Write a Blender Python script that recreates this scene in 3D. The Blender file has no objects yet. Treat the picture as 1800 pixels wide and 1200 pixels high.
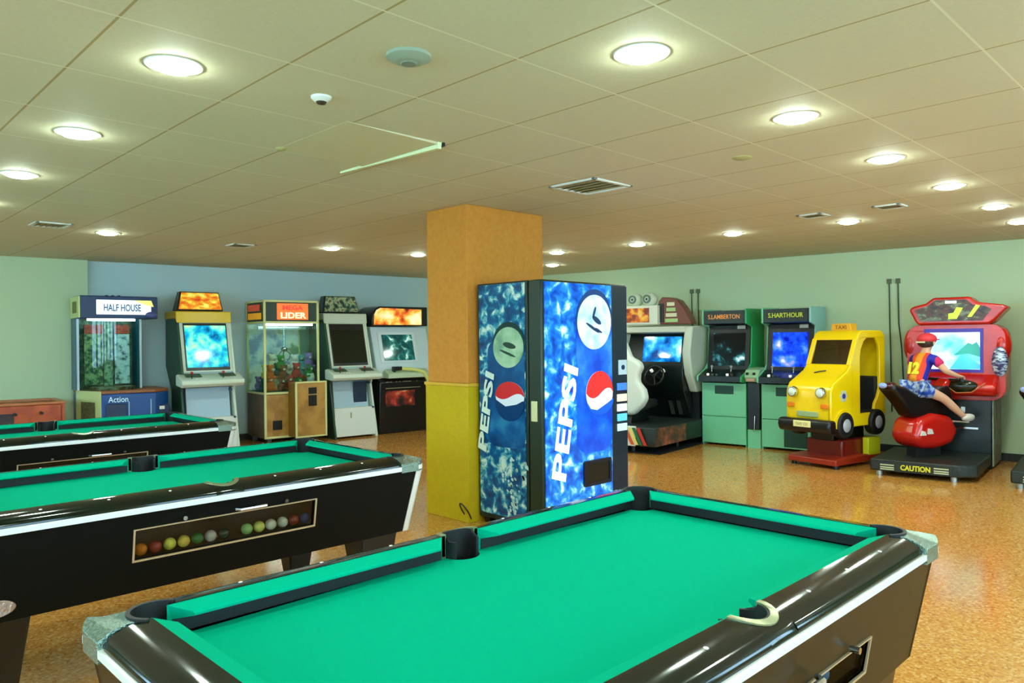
import bpy, bmesh, math, random
from mathutils import Vector, Matrix
from mathutils.geometry import tessellate_polygon
random.seed(7)
PI = math.pi
sc = bpy.context.scene
COL = sc.collection

# ------------------------------------------------------------------ camera, sky, exposure
FPX = 1318.0
cam_d = bpy.data.cameras.new('camera')
cam = bpy.data.objects.new('camera', cam_d); COL.objects.link(cam)
cam_d.sensor_width = 36.0; cam_d.lens = FPX / 1800 * 36.0
cam_d.clip_start = 0.05; cam_d.clip_end = 100
yaw, pit, rol = math.radians(135.5), math.radians(-.2), math.radians(-.55)
_f = Vector((math.cos(pit)*math.cos(yaw), math.cos(pit)*math.sin(yaw), math.sin(pit)))
_r = _f.cross(Vector((0, 0, 1))).normalized(); _u = _r.cross(_f)
_r2 = math.cos(rol)*_r + math.sin(rol)*_u; _u2 = -math.sin(rol)*_r + math.cos(rol)*_u
cam.matrix_world = Matrix(((_r2.x, _u2.x, -_f.x, 0), (_r2.y, _u2.y, -_f.y, 0), (_r2.z, _u2.z, -_f.z, 1.45), (0, 0, 0, 1)))
sc.camera = cam
w = bpy.data.worlds.new('daylight'); sc.world = w; w.use_nodes = True
w.node_tree.nodes['Background'].inputs[0].default_value = (.55, .80, 1.0, 1)
w.node_tree.nodes['Background'].inputs[1].default_value = 15.0
sc.view_settings.view_transform = 'Standard'; sc.view_settings.look = 'None'
sc.view_settings.gamma = 1.0; sc.view_settings.use_curve_mapping = False
sc.view_settings.exposure = 0.1
LAMP = 165.0
for k, v in dict(max_bounces=7, diffuse_bounces=4, glossy_bounces=4, transmission_bounces=4, transparent_max_bounces=12).items():
    setattr(sc.cycles, k, v)
sc.cycles.sample_clamp_indirect = 4.0
H = 2.52

# ------------------------------------------------------------------ materials
def lin(c):
    return tuple(((x/255)/12.92 if x/255 <= .04045 else ((x/255+.055)/1.055)**2.4) for x in c)
MATS = {}
def mat(name, rgb, rough=.5, metal=0., emit=0., spec=.5, noise=None, coat=0., bump=None):
    """rgb in 0..255; noise=(scale, rgb2, amount); bump=(scale,strength)"""
    if name in MATS: return MATS[name]
    m = bpy.data.materials.new(name); m.use_nodes = True; nt = m.node_tree; b = nt.nodes['Principled BSDF']
    c = (*lin(rgb), 1)
    b.inputs['Base Color'].default_value = c
    b.inputs['Roughness'].default_value = rough; b.inputs['Metallic'].default_value = metal
    b.inputs['Specular IOR Level'].default_value = spec; b.inputs['Coat Weight'].default_value = coat
    if emit:
        b.inputs['Emission Color'].default_value = c; b.inputs['Emission Strength'].default_value = emit
    tc = None
    if noise or bump:
        tc = nt.nodes.new('ShaderNodeTexCoord')
    if noise:
        n = nt.nodes.new('ShaderNodeTexNoise'); n.inputs['Scale'].default_value = noise[0]; n.inputs['Detail'].default_value = 4
        nt.links.new(tc.outputs['Object'], n.inputs['Vector'])
        r = nt.nodes.new('ShaderNodeValToRGB'); nt.links.new(n.outputs['Fac'], r.inputs['Fac'])
        r.color_ramp.elements[0].position = .42; r.color_ramp.elements[1].position = .62
        r.color_ramp.elements[0].color = c
        c2 = lin(noise[1]); a = noise[2]
        r.color_ramp.elements[1].color = (*[x*(1-a)+y*a for x, y in zip(c[:3], c2)], 1)
        nt.links.new(r.outputs['Color'], b.inputs['Base Color'])
        if emit: nt.links.new(r.outputs['Color'], b.inputs['Emission Color'])
    if bump:
        n2 = nt.nodes.new('ShaderNodeTexNoise'); n2.inputs['Scale'].default_value = bump[0]
        nt.links.new(tc.outputs['Object'], n2.inputs['Vector'])
        bp = nt.nodes.new('ShaderNodeBump'); bp.inputs['Strength'].default_value = bump[1]; bp.inputs['Distance'].default_value = .01
        nt.links.new(n2.outputs['Fac'], bp.inputs['Height']); nt.links.new(bp.outputs['Normal'], b.inputs['Normal'])
    MATS[name] = m
    return m
def ramp_mat(name, stops, scale=6, detail=5, rough=.3, emit=0., stretch=(1, 1, 1), distort=0., spec=.5, metal=0.):
    """printed or glowing picture: several colours over a noise field"""
    if name in MATS: return MATS[name]
    m = bpy.data.materials.new(name); m.use_nodes = True; nt = m.node_tree; b = nt.nodes['Principled BSDF']
    tc = nt.nodes.new('ShaderNodeTexCoord'); mp = nt.nodes.new('ShaderNodeMapping'); mp.inputs['Scale'].default_value = stretch
    n = nt.nodes.new('ShaderNodeTexNoise'); n.inputs['Scale'].default_value = scale; n.inputs['Detail'].default_value = detail
    n.inputs['Distortion'].default_value = distort
    r = nt.nodes.new('ShaderNodeValToRGB'); cr = r.color_ramp
    while len(cr.elements) < len(stops): cr.elements.new(.5)
    for e, (p, c) in zip(cr.elements, stops): e.position = p; e.color = (*lin(c), 1)
    L = nt.links.new
    L(tc.outputs['Object'], mp.inputs['Vector']); L(mp.outputs['Vector'], n.inputs['Vector']); L(n.outputs['Fac'], r.inputs['Fac'])
    L(r.outputs['Color'], b.inputs['Base Color']); b.inputs['Roughness'].default_value = rough
    b.inputs['Specular IOR Level'].default_value = spec; b.inputs['Metallic'].default_value = metal
    if emit:
        L(r.outputs['Color'], b.inputs['Emission Color']); b.inputs['Emission Strength'].default_value = emit
    MATS[name] = m
    return m
def glass_mat(name, rgb=(230, 240, 240), clear=.88, rough=.03):
    if name in MATS: return MATS[name]
    m = bpy.data.materials.new(name); m.use_nodes = True; nt = m.node_tree
    out = nt.nodes['Material Output']; nt.nodes.remove(nt.nodes['Principled BSDF'])
    t = nt.nodes.new('ShaderNodeBsdfTransparent'); g = nt.nodes.new('ShaderNodeBsdfGlossy'); x = nt.nodes.new('ShaderNodeMixShader')
    t.inputs[0].default_value = (*lin(rgb), 1); g.inputs['Roughness'].default_value = rough
    x.inputs[0].default_value = 1-clear
    nt.links.new(t.outputs[0], x.inputs[1]); nt.links.new(g.outputs[0], x.inputs[2]); nt.links.new(x.outputs[0], out.inputs[0])
    MATS[name] = m
    return m
CH = mat('chrome', (200, 205, 205), .18, 1.)
ALU = mat('aluminium_trim', (236, 240, 236), .4, .25)
BLK = mat('black_plastic', (14, 16, 16), .3)
BLKM = mat('black_matt', (9, 10, 10), .7)
WHT = mat('white_paint', (225, 232, 224), .35)
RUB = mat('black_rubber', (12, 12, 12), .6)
GLASS = glass_mat('clear_glass')

# ------------------------------------------------------------------ mesh builder
class MB:
    def __init__(s): s.v = []; s.f = []
    def add(s, vs, fs):
        o = len(s.v); s.v += [tuple(p) for p in vs]; s.f += [tuple(i+o for i in f) for f in fs]; return s
    def box(s, x0, x1, y0, y1, z0, z1):
        return s.hexa([(x0,y0,z0),(x1,y0,z0),(x1,y1,z0),(x0,y1,z0)], [(x0,y0,z1),(x1,y0,z1),(x1,y1,z1),(x0,y1,z1)])
    def hexa(s, a, b):
        n = len(a)
        fs = [tuple(range(n))[::-1], tuple(range(n, 2*n))] + [(i, (i+1) % n, n+(i+1) % n, n+i) for i in range(n)]
        return s.add(list(a)+list(b), fs)
    def prism(s, poly, fn, a, b):
        """poly: 2d points, fn(p,q,t)->3d; extruded from t=a to t=b"""
        return s.hexa([fn(p, q, a) for p, q in poly], [fn(p, q, b) for p, q in poly])
    def holed(s, loops, fn, a, b):
        tr = tessellate_polygon([[Vector((p, q, 0)) for p, q in l] for l in loops])
        flat = [p for l in loops for p in l]; n = len(flat)
        vs = [fn(p, q, a) for p, q in flat]+[fn(p, q, b) for p, q in flat]
        fs = [t for t in tr]+[tuple(i+n for i in t) for t in tr]
        o = 0
        for l in loops:
            k = len(l); fs += [(o+i, o+(i+1) % k, n+o+(i+1) % k, n+o+i) for i in range(k)]; o += k
        return s.add(vs, fs)
    def cyl(s, p0, p1, r0, r1=None, n=20, caps=True):
        r1 = r0 if r1 is None else r1
        p0 = Vector(p0); p1 = Vector(p1); d = (p1-p0).normalized()
        a = d.orthogonal().normalized(); b = d.cross(a)
        A = [p0+(a*math.cos(2*PI*i/n)+b*math.sin(2*PI*i/n))*r0 for i in range(n)]
        B = [p1+(a*math.cos(2*PI*i/n)+b*math.sin(2*PI*i/n))*r1 for i in range(n)]
        fs = [(i, (i+1) % n, n+(i+1) % n, n+i) for i in range(n)]
        if caps: fs += [tuple(range(n))[::-1], tuple(range(n, 2*n))]
        return s.add(A+B, fs)
    def ring(s, p, ax, ro, ri, h, n=28):
        """flat ring of thickness h along ax"""
        p = Vector(p); d = Vector(ax).normalized(); a = d.orthogonal().normalized(); b = d.cross(a)
        L = []
        for q, r in ((p, ro), (p+d*h, ro), (p+d*h, ri), (p, ri)):
            L += [q+(a*math.cos(2*PI*i/n)+b*math.sin(2*PI*i/n))*r for i in range(n)]
        fs = []
        for k in range(4):
            k2 = (k+1) % 4
            fs += [(k*n+i, k*n+(i+1) % n, k2*n+(i+1) % n, k2*n+i) for i in range(n)]
        return s.add(L, fs)
    def tube(s, pts, r, n=8):
        pts = [Vector(p) for p in pts]; rs = r if isinstance(r, (list, tuple)) else [r]*len(pts)
        L = []; a = None
        for i, p in enumerate(pts):
            d = (pts[min(i+1, len(pts)-1)]-pts[max(i-1, 0)]).normalized()
            a = (a - d*a.dot(d)).normalized() if a is not None and (a - d*a.dot(d)).length > 1e-4 else d.orthogonal().normalized()
            b = d.cross(a)
            L += [p+(a*math.cos(2*PI*k/n)+b*math.sin(2*PI*k/n))*rs[i] for k in range(n)]
        fs = [(i*n+k, i*n+(k+1) % n, (i+1)*n+(k+1) % n, (i+1)*n+k) for i in range(len(pts)-1) for k in range(n)]
        fs += [tuple(range(n))[::-1], tuple(range((len(pts)-1)*n, len(pts)*n))]
        return s.add(L, fs)
    def ball(s, c, r, nu=16, nv=10, e=1.):
        r = r if isinstance(r, (list, tuple)) else (r, r, r)
        pw = lambda x: math.copysign(abs(x)**e, x)
        vs = [(c[0], c[1], c[2]-r[2])]
        for j in range(1, nv):
            t = -PI/2+PI*j/nv
            for i in range(nu):
                a = 2*PI*i/nu
                vs.append((c[0]+r[0]*pw(math.cos(t))*pw(math.cos(a)), c[1]+r[1]*pw(math.cos(t))*pw(math.sin(a)), c[2]+r[2]*pw(math.sin(t))))
        vs.append((c[0], c[1], c[2]+r[2]))
        fs = [(0, 1+(i+1) % nu, 1+i) for i in range(nu)]
        for j in range(nv-2):
            o = 1+j*nu
            fs += [(o+i, o+(i+1) % nu, o+nu+(i+1) % nu, o+nu+i) for i in range(nu)]
        o = 1+(nv-2)*nu; t = len(vs)-1
        fs += [(o+i, o+(i+1) % nu, t) for i in range(nu)]
        return s.add(vs, fs)
    def lathe(s, c, prof, n=28):
        """prof: list of (r,z) about the vertical axis through c"""
        L = []
        for r, z in prof: L += [(c[0]+r*math.cos(2*PI*i/n), c[1]+r*math.sin(2*PI*i/n), c[2]+z) for i in range(n)]
        fs = [(k*n+i, k*n+(i+1) % n, (k+1)*n+(i+1) % n, (k+1)*n+i) for k in range(len(prof)-1) for i in range(n)]
        if prof[0][0] > 1e-4: fs.append(tuple(range(n))[::-1])
        if prof[-1][0] > 1e-4: fs.append(tuple(range((len(prof)-1)*n, len(prof)*n)))
        return s.add(L, fs)
    def slab(s, p, th):
        """p: corners of a planar polygon, thickness th backwards along its normal"""
        p = [Vector(q) for q in p]; n = (p[1]-p[0]).cross(p[2]-p[1]).normalized()
        return s.hexa([q-n*th for q in p], p)
    def text(s, body, org, right, up, size, fit=None, th=.002, bold=0.):
        """lettering: centred on org, running along right; fit=(w,h) stretches it to that size"""
        cu = bpy.data.curves.new('t', 'FONT'); cu.body = body; cu.size = size; cu.extrude = th/2; cu.resolution_u = 3; cu.offset = bold
        cu.align_x = 'CENTER'; cu.align_y = 'CENTER'
        ob = bpy.data.objects.new('t', cu); me = bpy.data.meshes.new_from_object(ob)
        R = Vector(right); U = Vector(up); N = R.normalized().cross(U.normalized()); org = Vector(org)
        xs = [v.co.x for v in me.vertices]; ys = [v.co.y for v in me.vertices]
        cx, cy = (min(xs)+max(xs))/2, (min(ys)+max(ys))/2
        sx = sy = 1
        if fit: sx = fit[0]/(max(xs)-min(xs)); sy = fit[1]/(max(ys)-min(ys))
        R = R.normalized(); U = Vector(up)/Vector(up).length
        s.add([org+R*(v.co.x-cx)*sx+U*(v.co.y-cy)*sy+N*(v.co.z+th/2) for v in me.vertices], [tuple(f.vertices) for f in me.polygons])
        bpy.data.objects.remove(ob); bpy.data.curves.remove(cu); bpy.data.meshes.remove(me)
        return s
    def build(s, name, m, parent=None, tf=None, bevel=0., smooth=True, label=None, seg=2):
        me = bpy.data.meshes.new(name)
        vs = [tf(*v) for v in s.v] if tf else s.v
        me.from_pydata([tuple(v) for v in vs], [], s.f)
        bm = bmesh.new(); bm.from_mesh(me)
        bmesh.ops.recalc_face_normals(bm, faces=bm.faces); bm.to_mesh(me); bm.free()
        me.materials.append(m)
        if smooth:
            me.shade_smooth(); me.set_sharp_from_angle(angle=math.radians(38))
        o = bpy.data.objects.new(name, me); COL.objects.link(o)
        if parent is not None: o.parent = parent
        if bevel:
            b = o.modifiers.new('bevel', 'BEVEL'); b.width = bevel; b.segments = seg; b.limit_method = 'ANGLE'; b.angle_limit = math.radians(35)
        if label: o['label'] = label
        return o
def bx(*a): return MB().box(*a)
def thing(name, label, cat, loc=(0, 0, 0), rz=0., group=None):
    o = bpy.data.objects.new(name, None); COL.objects.link(o); o.empty_display_size = .1
    o.location = loc; o.rotation_euler = (0, 0, rz); o['label'] = label; o['category'] = cat
    if group: o['group'] = group
    return o
def tag(o, label, cat, group=None):
    o['label'] = label; o['category'] = cat
    if group: o['group'] = group
    return o
def struct(o): o['kind'] = 'structure'; return o
def kids(o): return [c for c in COL.objects if c.parent == o]
def copy_tree(o, parent=None):
    c = o.copy(); COL.objects.link(c)
    if parent is not None: c.parent = parent
    for k in kids(o): copy_tree(k, c)
    return c
def arc(cx, cy, r, a0, a1, n, ry=None):
    ry = r if ry is None else ry
    return [(cx+r*math.cos(math.radians(a0+(a1-a0)*i/n)), cy+ry*math.sin(math.radians(a0+(a1-a0)*i/n))) for i in range(n+1)]
def rrect(x0, x1, y0, y1, r, n=5):
    return arc(x1-r, y1-r, r, 0, 90, n)+arc(x0+r, y1-r, r, 90, 180, n)+arc(x0+r, y0+r, r, 180, 270, n)+arc(x1-r, y0+r, r, 270, 360, n)

# ------------------------------------------------------------------ the room
def floor_material():
    m = bpy.data.materials.new('speckled_terrazzo'); m.use_nodes = True; nt = m.node_tree; b = nt.nodes['Principled BSDF']; L = nt.links.new
    tc = nt.nodes.new('ShaderNodeTexCoord')
    v = nt.nodes.new('ShaderNodeTexVoronoi'); v.inputs['Scale'].default_value = 85
    r = nt.nodes.new('ShaderNodeValToRGB'); cr = r.color_ramp; cr.interpolation = 'CONSTANT'
    L(tc.outputs['Object'], v.inputs['Vector'])
    sep = nt.nodes.new('ShaderNodeSeparateColor'); L(v.outputs['Color'], sep.inputs[0]); L(sep.outputs[0], r.inputs['Fac'])
    cols = [(0, (206, 140, 58)), (.3, (214, 152, 74)), (.55, (198, 128, 52)), (.78, (224, 172, 104)), (.93, (176, 108, 44))]
    while len(cr.elements) < len(cols): cr.elements.new(.5)
    for e, (p, c) in zip(cr.elements, cols): e.position = p; e.color = (*lin(c), 1)
    n = nt.nodes.new('ShaderNodeTexNoise'); n.inputs['Scale'].default_value = 1.2; n.inputs['Detail'].default_value = 3
    L(tc.outputs['Object'], n.inputs['Vector'])
    mx = nt.nodes.new('ShaderNodeMixRGB'); mx.blend_type = 'MULTIPLY'; mx.inputs[0].default_value = .12
    L(r.outputs['Color'], mx.inputs[1]); L(n.outputs['Fac'], mx.inputs[2]); L(mx.outputs[0], b.inputs['Base Color'])
    b.inputs['Roughness'].default_value = .13; b.inputs['Specular IOR Level'].default_value = .8
    return m
def ceiling_material():
    m = bpy.data.materials.new('ceiling_tiles'); m.use_nodes = True; nt = m.node_tree; b = nt.nodes['Principled BSDF']; L = nt.links.new
    tc = nt.nodes.new('ShaderNodeTexCoord'); sp = nt.nodes.new('ShaderNodeSeparateXYZ'); L(tc.outputs['Object'], sp.inputs[0])
    def M(op, a, bb):
        n = nt.nodes.new('ShaderNodeMath'); n.operation = op
        for i, x in enumerate((a, bb)):
            if isinstance(x, (int, float)): n.inputs[i].default_value = x
            else: L(x, n.inputs[i])
        return n.outputs[0]
    def line(out, off, step, wd):
        f = M('MODULO', M('ADD', out, off+step*40), step)
        return M('LESS_THAN', f, wd)
    base = nt.nodes.new('ShaderNodeTexNoise'); base.inputs['Scale'].default_value = 60
    L(tc.outputs['Object'], base.inputs['Vector'])
    r = nt.nodes.new('ShaderNodeValToRGB'); L(base.outputs['Fac'], r.inputs['Fac'])
    r.color_ramp.elements[0].color = (*lin((206, 203, 170)), 1); r.color_ramp.elements[1].color = (*lin((218, 212, 184)), 1)
    m1 = nt.nodes.new('ShaderNodeMixRGB'); L(line(sp.outputs['Y'], -.81, .61, .010), m1.inputs[0]); L(r.outputs['Color'], m1.inputs[1]); m1.inputs[2].default_value = (*lin((176, 158, 108)), 1)
    m2 = nt.nodes.new('ShaderNodeMixRGB'); L(line(sp.outputs['X'], .77, .63, .009), m2.inputs[0]); L(m1.outputs[0], m2.inputs[1]); m2.inputs[2].default_value = (*lin((230, 228, 198)), 1)
    L(m2.outputs[0], b.inputs['Base Color']); b.inputs['Roughness'].default_value = .7; b.inputs['Specular IOR Level'].default_value = .2
    return m
X0, X1, Y0, Y1 = -11.6, 2.7, -3.6, 10.9
struct(bx(X0, X1, Y0, Y1, -.1, 0).build('floor', floor_material(), smooth=False))
struct(bx(X0, X1, Y0, Y1, H, H+.1).build('ceiling', ceiling_material(), smooth=False))
TL = math.atan2(1, .095); TR = math.atan2(.11, 1)
WL, WR = Vector((-10.85, 3., 0)), Vector((-2., 10.05, 0))
def wpt(side, u, d, z=0):
    a = TL if side == 'L' else TR; o = WL if side == 'L' else WR
    return o+Vector((math.cos(a), math.sin(a), 0))*u+Vector((math.sin(a), -math.cos(a), 0))*d+Vector((0, 0, z))
def wallbox(side, u0, u1, d0, d1, z0, z1, m, name):
    root = MB().hexa([wpt(side, u0, d0, z0), wpt(side, u1, d0, z0), wpt(side, u1, d1, z0), wpt(side, u0, d1, z0)],
                     [wpt(side, u0, d0, z1), wpt(side, u1, d0, z1), wpt(side, u1, d1, z1), wpt(side, u0, d1, z1)])
    return struct(root.build(name, m, smooth=False))
WMINT = mat('wall_paint_mint', (196, 216, 174), .6, spec=.3, bump=(30, .05))
WBLUE = mat('wall_daylight_blue', (194, 220, 220), .6, spec=.3, bump=(30, .05))  # bluish daylight on the left wall put into its base colour
wallbox('L', -.1, 6.6, -.12, 0, 0, H, WBLUE, 'wall_left')
wallbox('L', -7, -.1, -.12, .09, 0, H, WMINT, 'wall_far_left')
wallbox('R', -8.7, 4.9, -.12, 0, 0, H, WMINT, 'wall_right')
wallbox('R', -8.3, 4.7, 0, .02, 0, .09, mat('baseboard_dark', (30, 34, 28), .5), 'baseboard_right')
wallbox('L', -.1, 6.0, 0, .02, 0, .09, MATS['baseboard_dark'], 'baseboard_left')
# wall behind the camera and the window wall beyond the right edge of the picture
wx = [(-9.5, -7.5), (-6.5, -4.5), (-3.5, -1.5), (-.5, 1.5)]  # unseen windows added behind the camera to brighten the right wall
wb = MB().box(X0, X1, Y0-.12, Y0, 0, .9).box(X0, X1, Y0-.12, Y0, 2.3, H)
ed_ = [X0]+[e for p in wx for e in p]+[X1]
for a, b in zip(ed_[::2], ed_[1::2]): wb.box(a, b, Y0-.12, Y0, .9, 2.3)
struct(wb.build('wall_back', WMINT, smooth=False))
for i, (a, b) in enumerate(wx):
    fr = MB()
    for q in ((a, a+.05, .9, 2.3), (b-.05, b, .9, 2.3), (a, b, .9, .95), (a, b, 2.25, 2.3), ((a+b)/2-.025, (a+b)/2+.025, .9, 2.3)):
        fr.box(q[0], q[1], Y0-.09, Y0-.03, q[2], q[3])
    fo = struct(fr.build('window_%d' % (i+5), WHT))
    bx(a+.04, b-.04, Y0-.065, Y0-.06, .94, 2.26).build('pane', glass_mat('window_glass', (240, 248, 250), .93), fo)
wf = MB().box(X1, X1+.12, Y0, Y1, 0, .9).box(X1, X1+.12, Y0, Y1, 2.3, H)
wy = [(-2.6, -.6), (.2, 2.2), (3.0, 5.0), (5.8, 7.8)]
edges = [Y0]+[e for p in wy for e in p]+[Y1]
for a, b in zip(edges[::2], edges[1::2]): wf.box(X1, X1+.12, a, b, .9, 2.3)
struct(wf.build('wall_window_side', WMINT, smooth=False))
for i, (a, b) in enumerate(wy):
    fr = MB()
    for q in ((a, a+.05, .9, 2.3), (b-.05, b, .9, 2.3), (a, b, .9, .95), (a, b, 2.25, 2.3), ((a+b)/2-.025, (a+b)/2+.025, .9, 2.3)):
        fr.box(X1+.03, X1+.09, q[0], q[1], q[2], q[3])
    fo = struct(fr.build('window_%d' % (i+1), WHT))
    g = bx(X1+.055, X1+.06, a+.04, b-.04, .94, 2.26).build('pane', glass_mat('window_glass', (240, 248, 250), .93), fo)
# column
CU = mat('column_plaster', (212, 142, 56), .7, spec=.2, bump=(45, .35), noise=(25, (198, 128, 44), .5))
CLO = mat('column_wainscot', (200, 172, 8), .6, spec=.3, bump=(30, .25), noise=(20, (196, 160, 22), .5))
c = struct(bx(-4.975, -4.47, 3.90, 4.78, 1.1, H).build('wall_column', CU, bevel=.006))
c2 = MB().box(-4.99, -4.455, 3.885, 4.795, 0, 1.075)
struct(c2.build('trim_1', CLO, bevel=.004))
struct(bx(-5.0, -4.445, 3.875, 4.805, 1.075, 1.1).build('trim_2', mat('column_rail', (222, 176, 50), .5), bevel=.005))

# ------------------------------------------------------------------ lamps
EM = bpy.data.materials.new('lamp_diffuser'); EM.use_nodes = True
_b = EM.node_tree.nodes['Principled BSDF']; _b.inputs['Base Color'].default_value = (.9, .9, .9, 1)
_b.inputs['Emission Color'].default_value = (.82, 1.0, .87, 1); _b.inputs['Emission Strength'].default_value = LAMP
lamp_spots = [
 (-2.98, 1.11, 'round recessed ceiling lamp above the nearest pool table, upper left of the picture'),
 (-4.27, 1.11, 'round recessed ceiling lamp, second along the left row after the big upper left one'),
 (-5.55, 1.11, 'round recessed ceiling lamp cut by the left edge of the picture'),
 (-7.96, 2.32, 'small round ceiling lamp above the blue glass prize machine at far left'),
 (-7.66, 4.61, 'small round ceiling lamp above the dark-screened white arcade cabinet'),
 (-7.54, 5.77, 'small round ceiling lamp half hidden by the left edge of the column'),
 (-1.67, 2.34, 'largest round recessed ceiling lamp, top centre right, nearest of the right row'),
 (-1.64, 3.57, 'round recessed ceiling lamp, second nearest of the right row'),
 (-1.65, 4.81, 'round recessed ceiling lamp, third nearest of the right row'),
 (-1.64, 6.04, 'round recessed ceiling lamp, fourth of the right row'),
 (-1.64, 7.3, 'round recessed ceiling lamp, fifth of the right row near the edge'),
 (-1.70, 8.46, 'ceiling lamp cut by the right edge, farthest of the right row'),
 (-2.8, 7.19, 'small ceiling lamp above the yellow taxi ride, rightmost of the far row'),
 (-3.93, 7.09, 'small ceiling lamp above the left green arcade cabinet'),
 (-5.12, 7.06, 'small ceiling lamp above the driving simulator with white seat'),
 (-6.25, 6.94, 'small ceiling lamp just right of the top of the column, upper one'),
 (-7.36, 8.07, 'tiny ceiling lamp right of the column, the lower and farther one')]
def lamp(x, y, label, group):
    t = thing('ceiling_lamp', label, 'ceiling lamp', (x, y, H), 0, group)
    t.scale = (.86, .86, .86)
    MB().lathe((0, 0, 0), [(.101, -.001), (.104, -.006), (.120, -.005), (.124, 0)], 36).build('trim_ring', WHT, t)
    MB().lathe((0, 0, 0), [(.0, -.028), (.05, -.026), (.080, -.019), (.097, -.008), (.101, -.001)], 36).build('diffuser', EM, t)
    return t
l0 = None
for x, y, lab in lamp_spots+[(-.4, 1.11, 0), (-1.67, -.1, 0), (-.4, 3.57, 0), (-6.85, 1.11, 0), (.6, 5.4, 0)]:
    lb = lab or 'round recessed ceiling lamp outside the picture'
    if l0 is None: l0 = lamp(x, y, lb, 'recessed lamps in the ceiling')
    else:
        t = copy_tree(l0); t.location = (x, y, H); t['label'] = lb

# ------------------------------------------------------------------ ceiling fittings
SM = mat('grey_plastic', (146, 162, 142), .4)
t = thing('smoke_detector', 'large round grey smoke detector on the ceiling between the two big lamps', 'smoke detector', (-2.28, 1.71, H))
MB().lathe((0, 0, 0), [(.0, -.03), (.045, -.03), (.055, -.026), (.085, -.012), (.085, 0)]).build('base', SM, t)
MB().lathe((0, 0, 0), [(.0, -.034), (.028, -.034), (.034, -.028)]).build('cap', mat('grey_cap', (120, 140, 128), .4), t)
t = thing('motion_sensor', 'small white dome sensor with dark centre on the ceiling', 'sensor', (-2.93, 1.72, H))
MB().lathe((0, 0, 0), [(.0, -.026), (.03, -.022), (.045, -.008), (.045, 0)]).build('base', WHT, t)
MB().lathe((0, 0, 0), [(.0, -.036), (.018, -.032), (.024, -.022)]).build('lens', mat('dark_lens', (50, 40, 30), .3), t)
VD = mat('vent_grille', (160, 158, 110), .6)
def vent(x, y, sx, label, cat='vent', nm='ceiling_vent'):
    t = thing(nm, label, cat, (x, y, H))
    f = MB()
    h = sx/2
    for q in ((-h, h, -h, -h+.03), (-h, h, h-.03, h), (-h, -h+.03, -h, h), (h-.03, h, -h, h)): f.box(q[0], q[1], q[2], q[3], -.012, 0)
    f.build('frame', WHT, t, bevel=.003)
    s = MB()
    for i in range(5):
        yy = -h+.04+i*(sx-.08)/5
        s.hexa([(-h+.03, yy, -.012), (h-.03, yy, -.012), (h-.03, yy+.01, -.012), (-h+.03, yy+.01, -.012)],
               [(-h+.03, yy+.03, 0), (h-.03, yy+.03, 0), (h-.03, yy+.04, 0), (-h+.03, yy+.04, 0)])
    s.build('slats', VD, t)
    return t
vent(-3.37, 4.10, .42, 'square white ceiling air vent in front of the column top')
vent(-7.72, 1.78, .30, 'small square ceiling vent at far left above the blue prize machine')
vent(-8.05, 3.7, .26, 'small square ceiling vent left of the column beside a small lamp')
vent(-2.86, 6.57, .22, 'tiny ceiling vent above the right green arcade cabinet')
vent(-2.23, 6.6, .22, 'tiny ceiling vent above the red motorcycle game')
for x, y, r, lab in ((-2.23, 4.13, .055, 'small round beige ceiling disc between the right lamps'), (-3.86, 2.01, .03, 'tiny round ceiling sprinkler cover left of the loose tile')):
    tag(MB().lathe((0, 0, 0), [(0, -.014), (r*.7, -.012), (r, -.004), (r, 0)]).build('heat_detector', mat('beige_plastic', (170, 168, 110), .5)), lab, 'detector').location = (x, y, H)
t = thing('ceiling_panel', 'loose square ceiling tile hanging slightly open with a bright edge strip', 'ceiling panel', (-3.53, 2.28, H))
MB().hexa([(-.36, -.28, -.002), (.36, -.28, -.002), (.36, .28, -.014), (-.36, .28, -.012)], [(-.36, -.28, -.001)]*1+[(.36, -.28, -.001), (.36, .28, -.001), (-.36, .28, -.001)]).build('tile', mat('ceiling_tile_loose', (212, 206, 166), .7), t)
MB().hexa([(-.62, .285, -.010), (.36, .285, -.036), (.36, .31, -.036), (-.62, .297, -.010)], [(-.62, .285, 0), (.36, .285, 0), (.36, .315, 0), (-.62, .297, 0)]).build('edge_strip', mat('pale_strip', (226, 240, 190), .4), t)
bx(.30, .37, .316, .33, -.02, 0).build('gap', BLKM, t)

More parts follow.
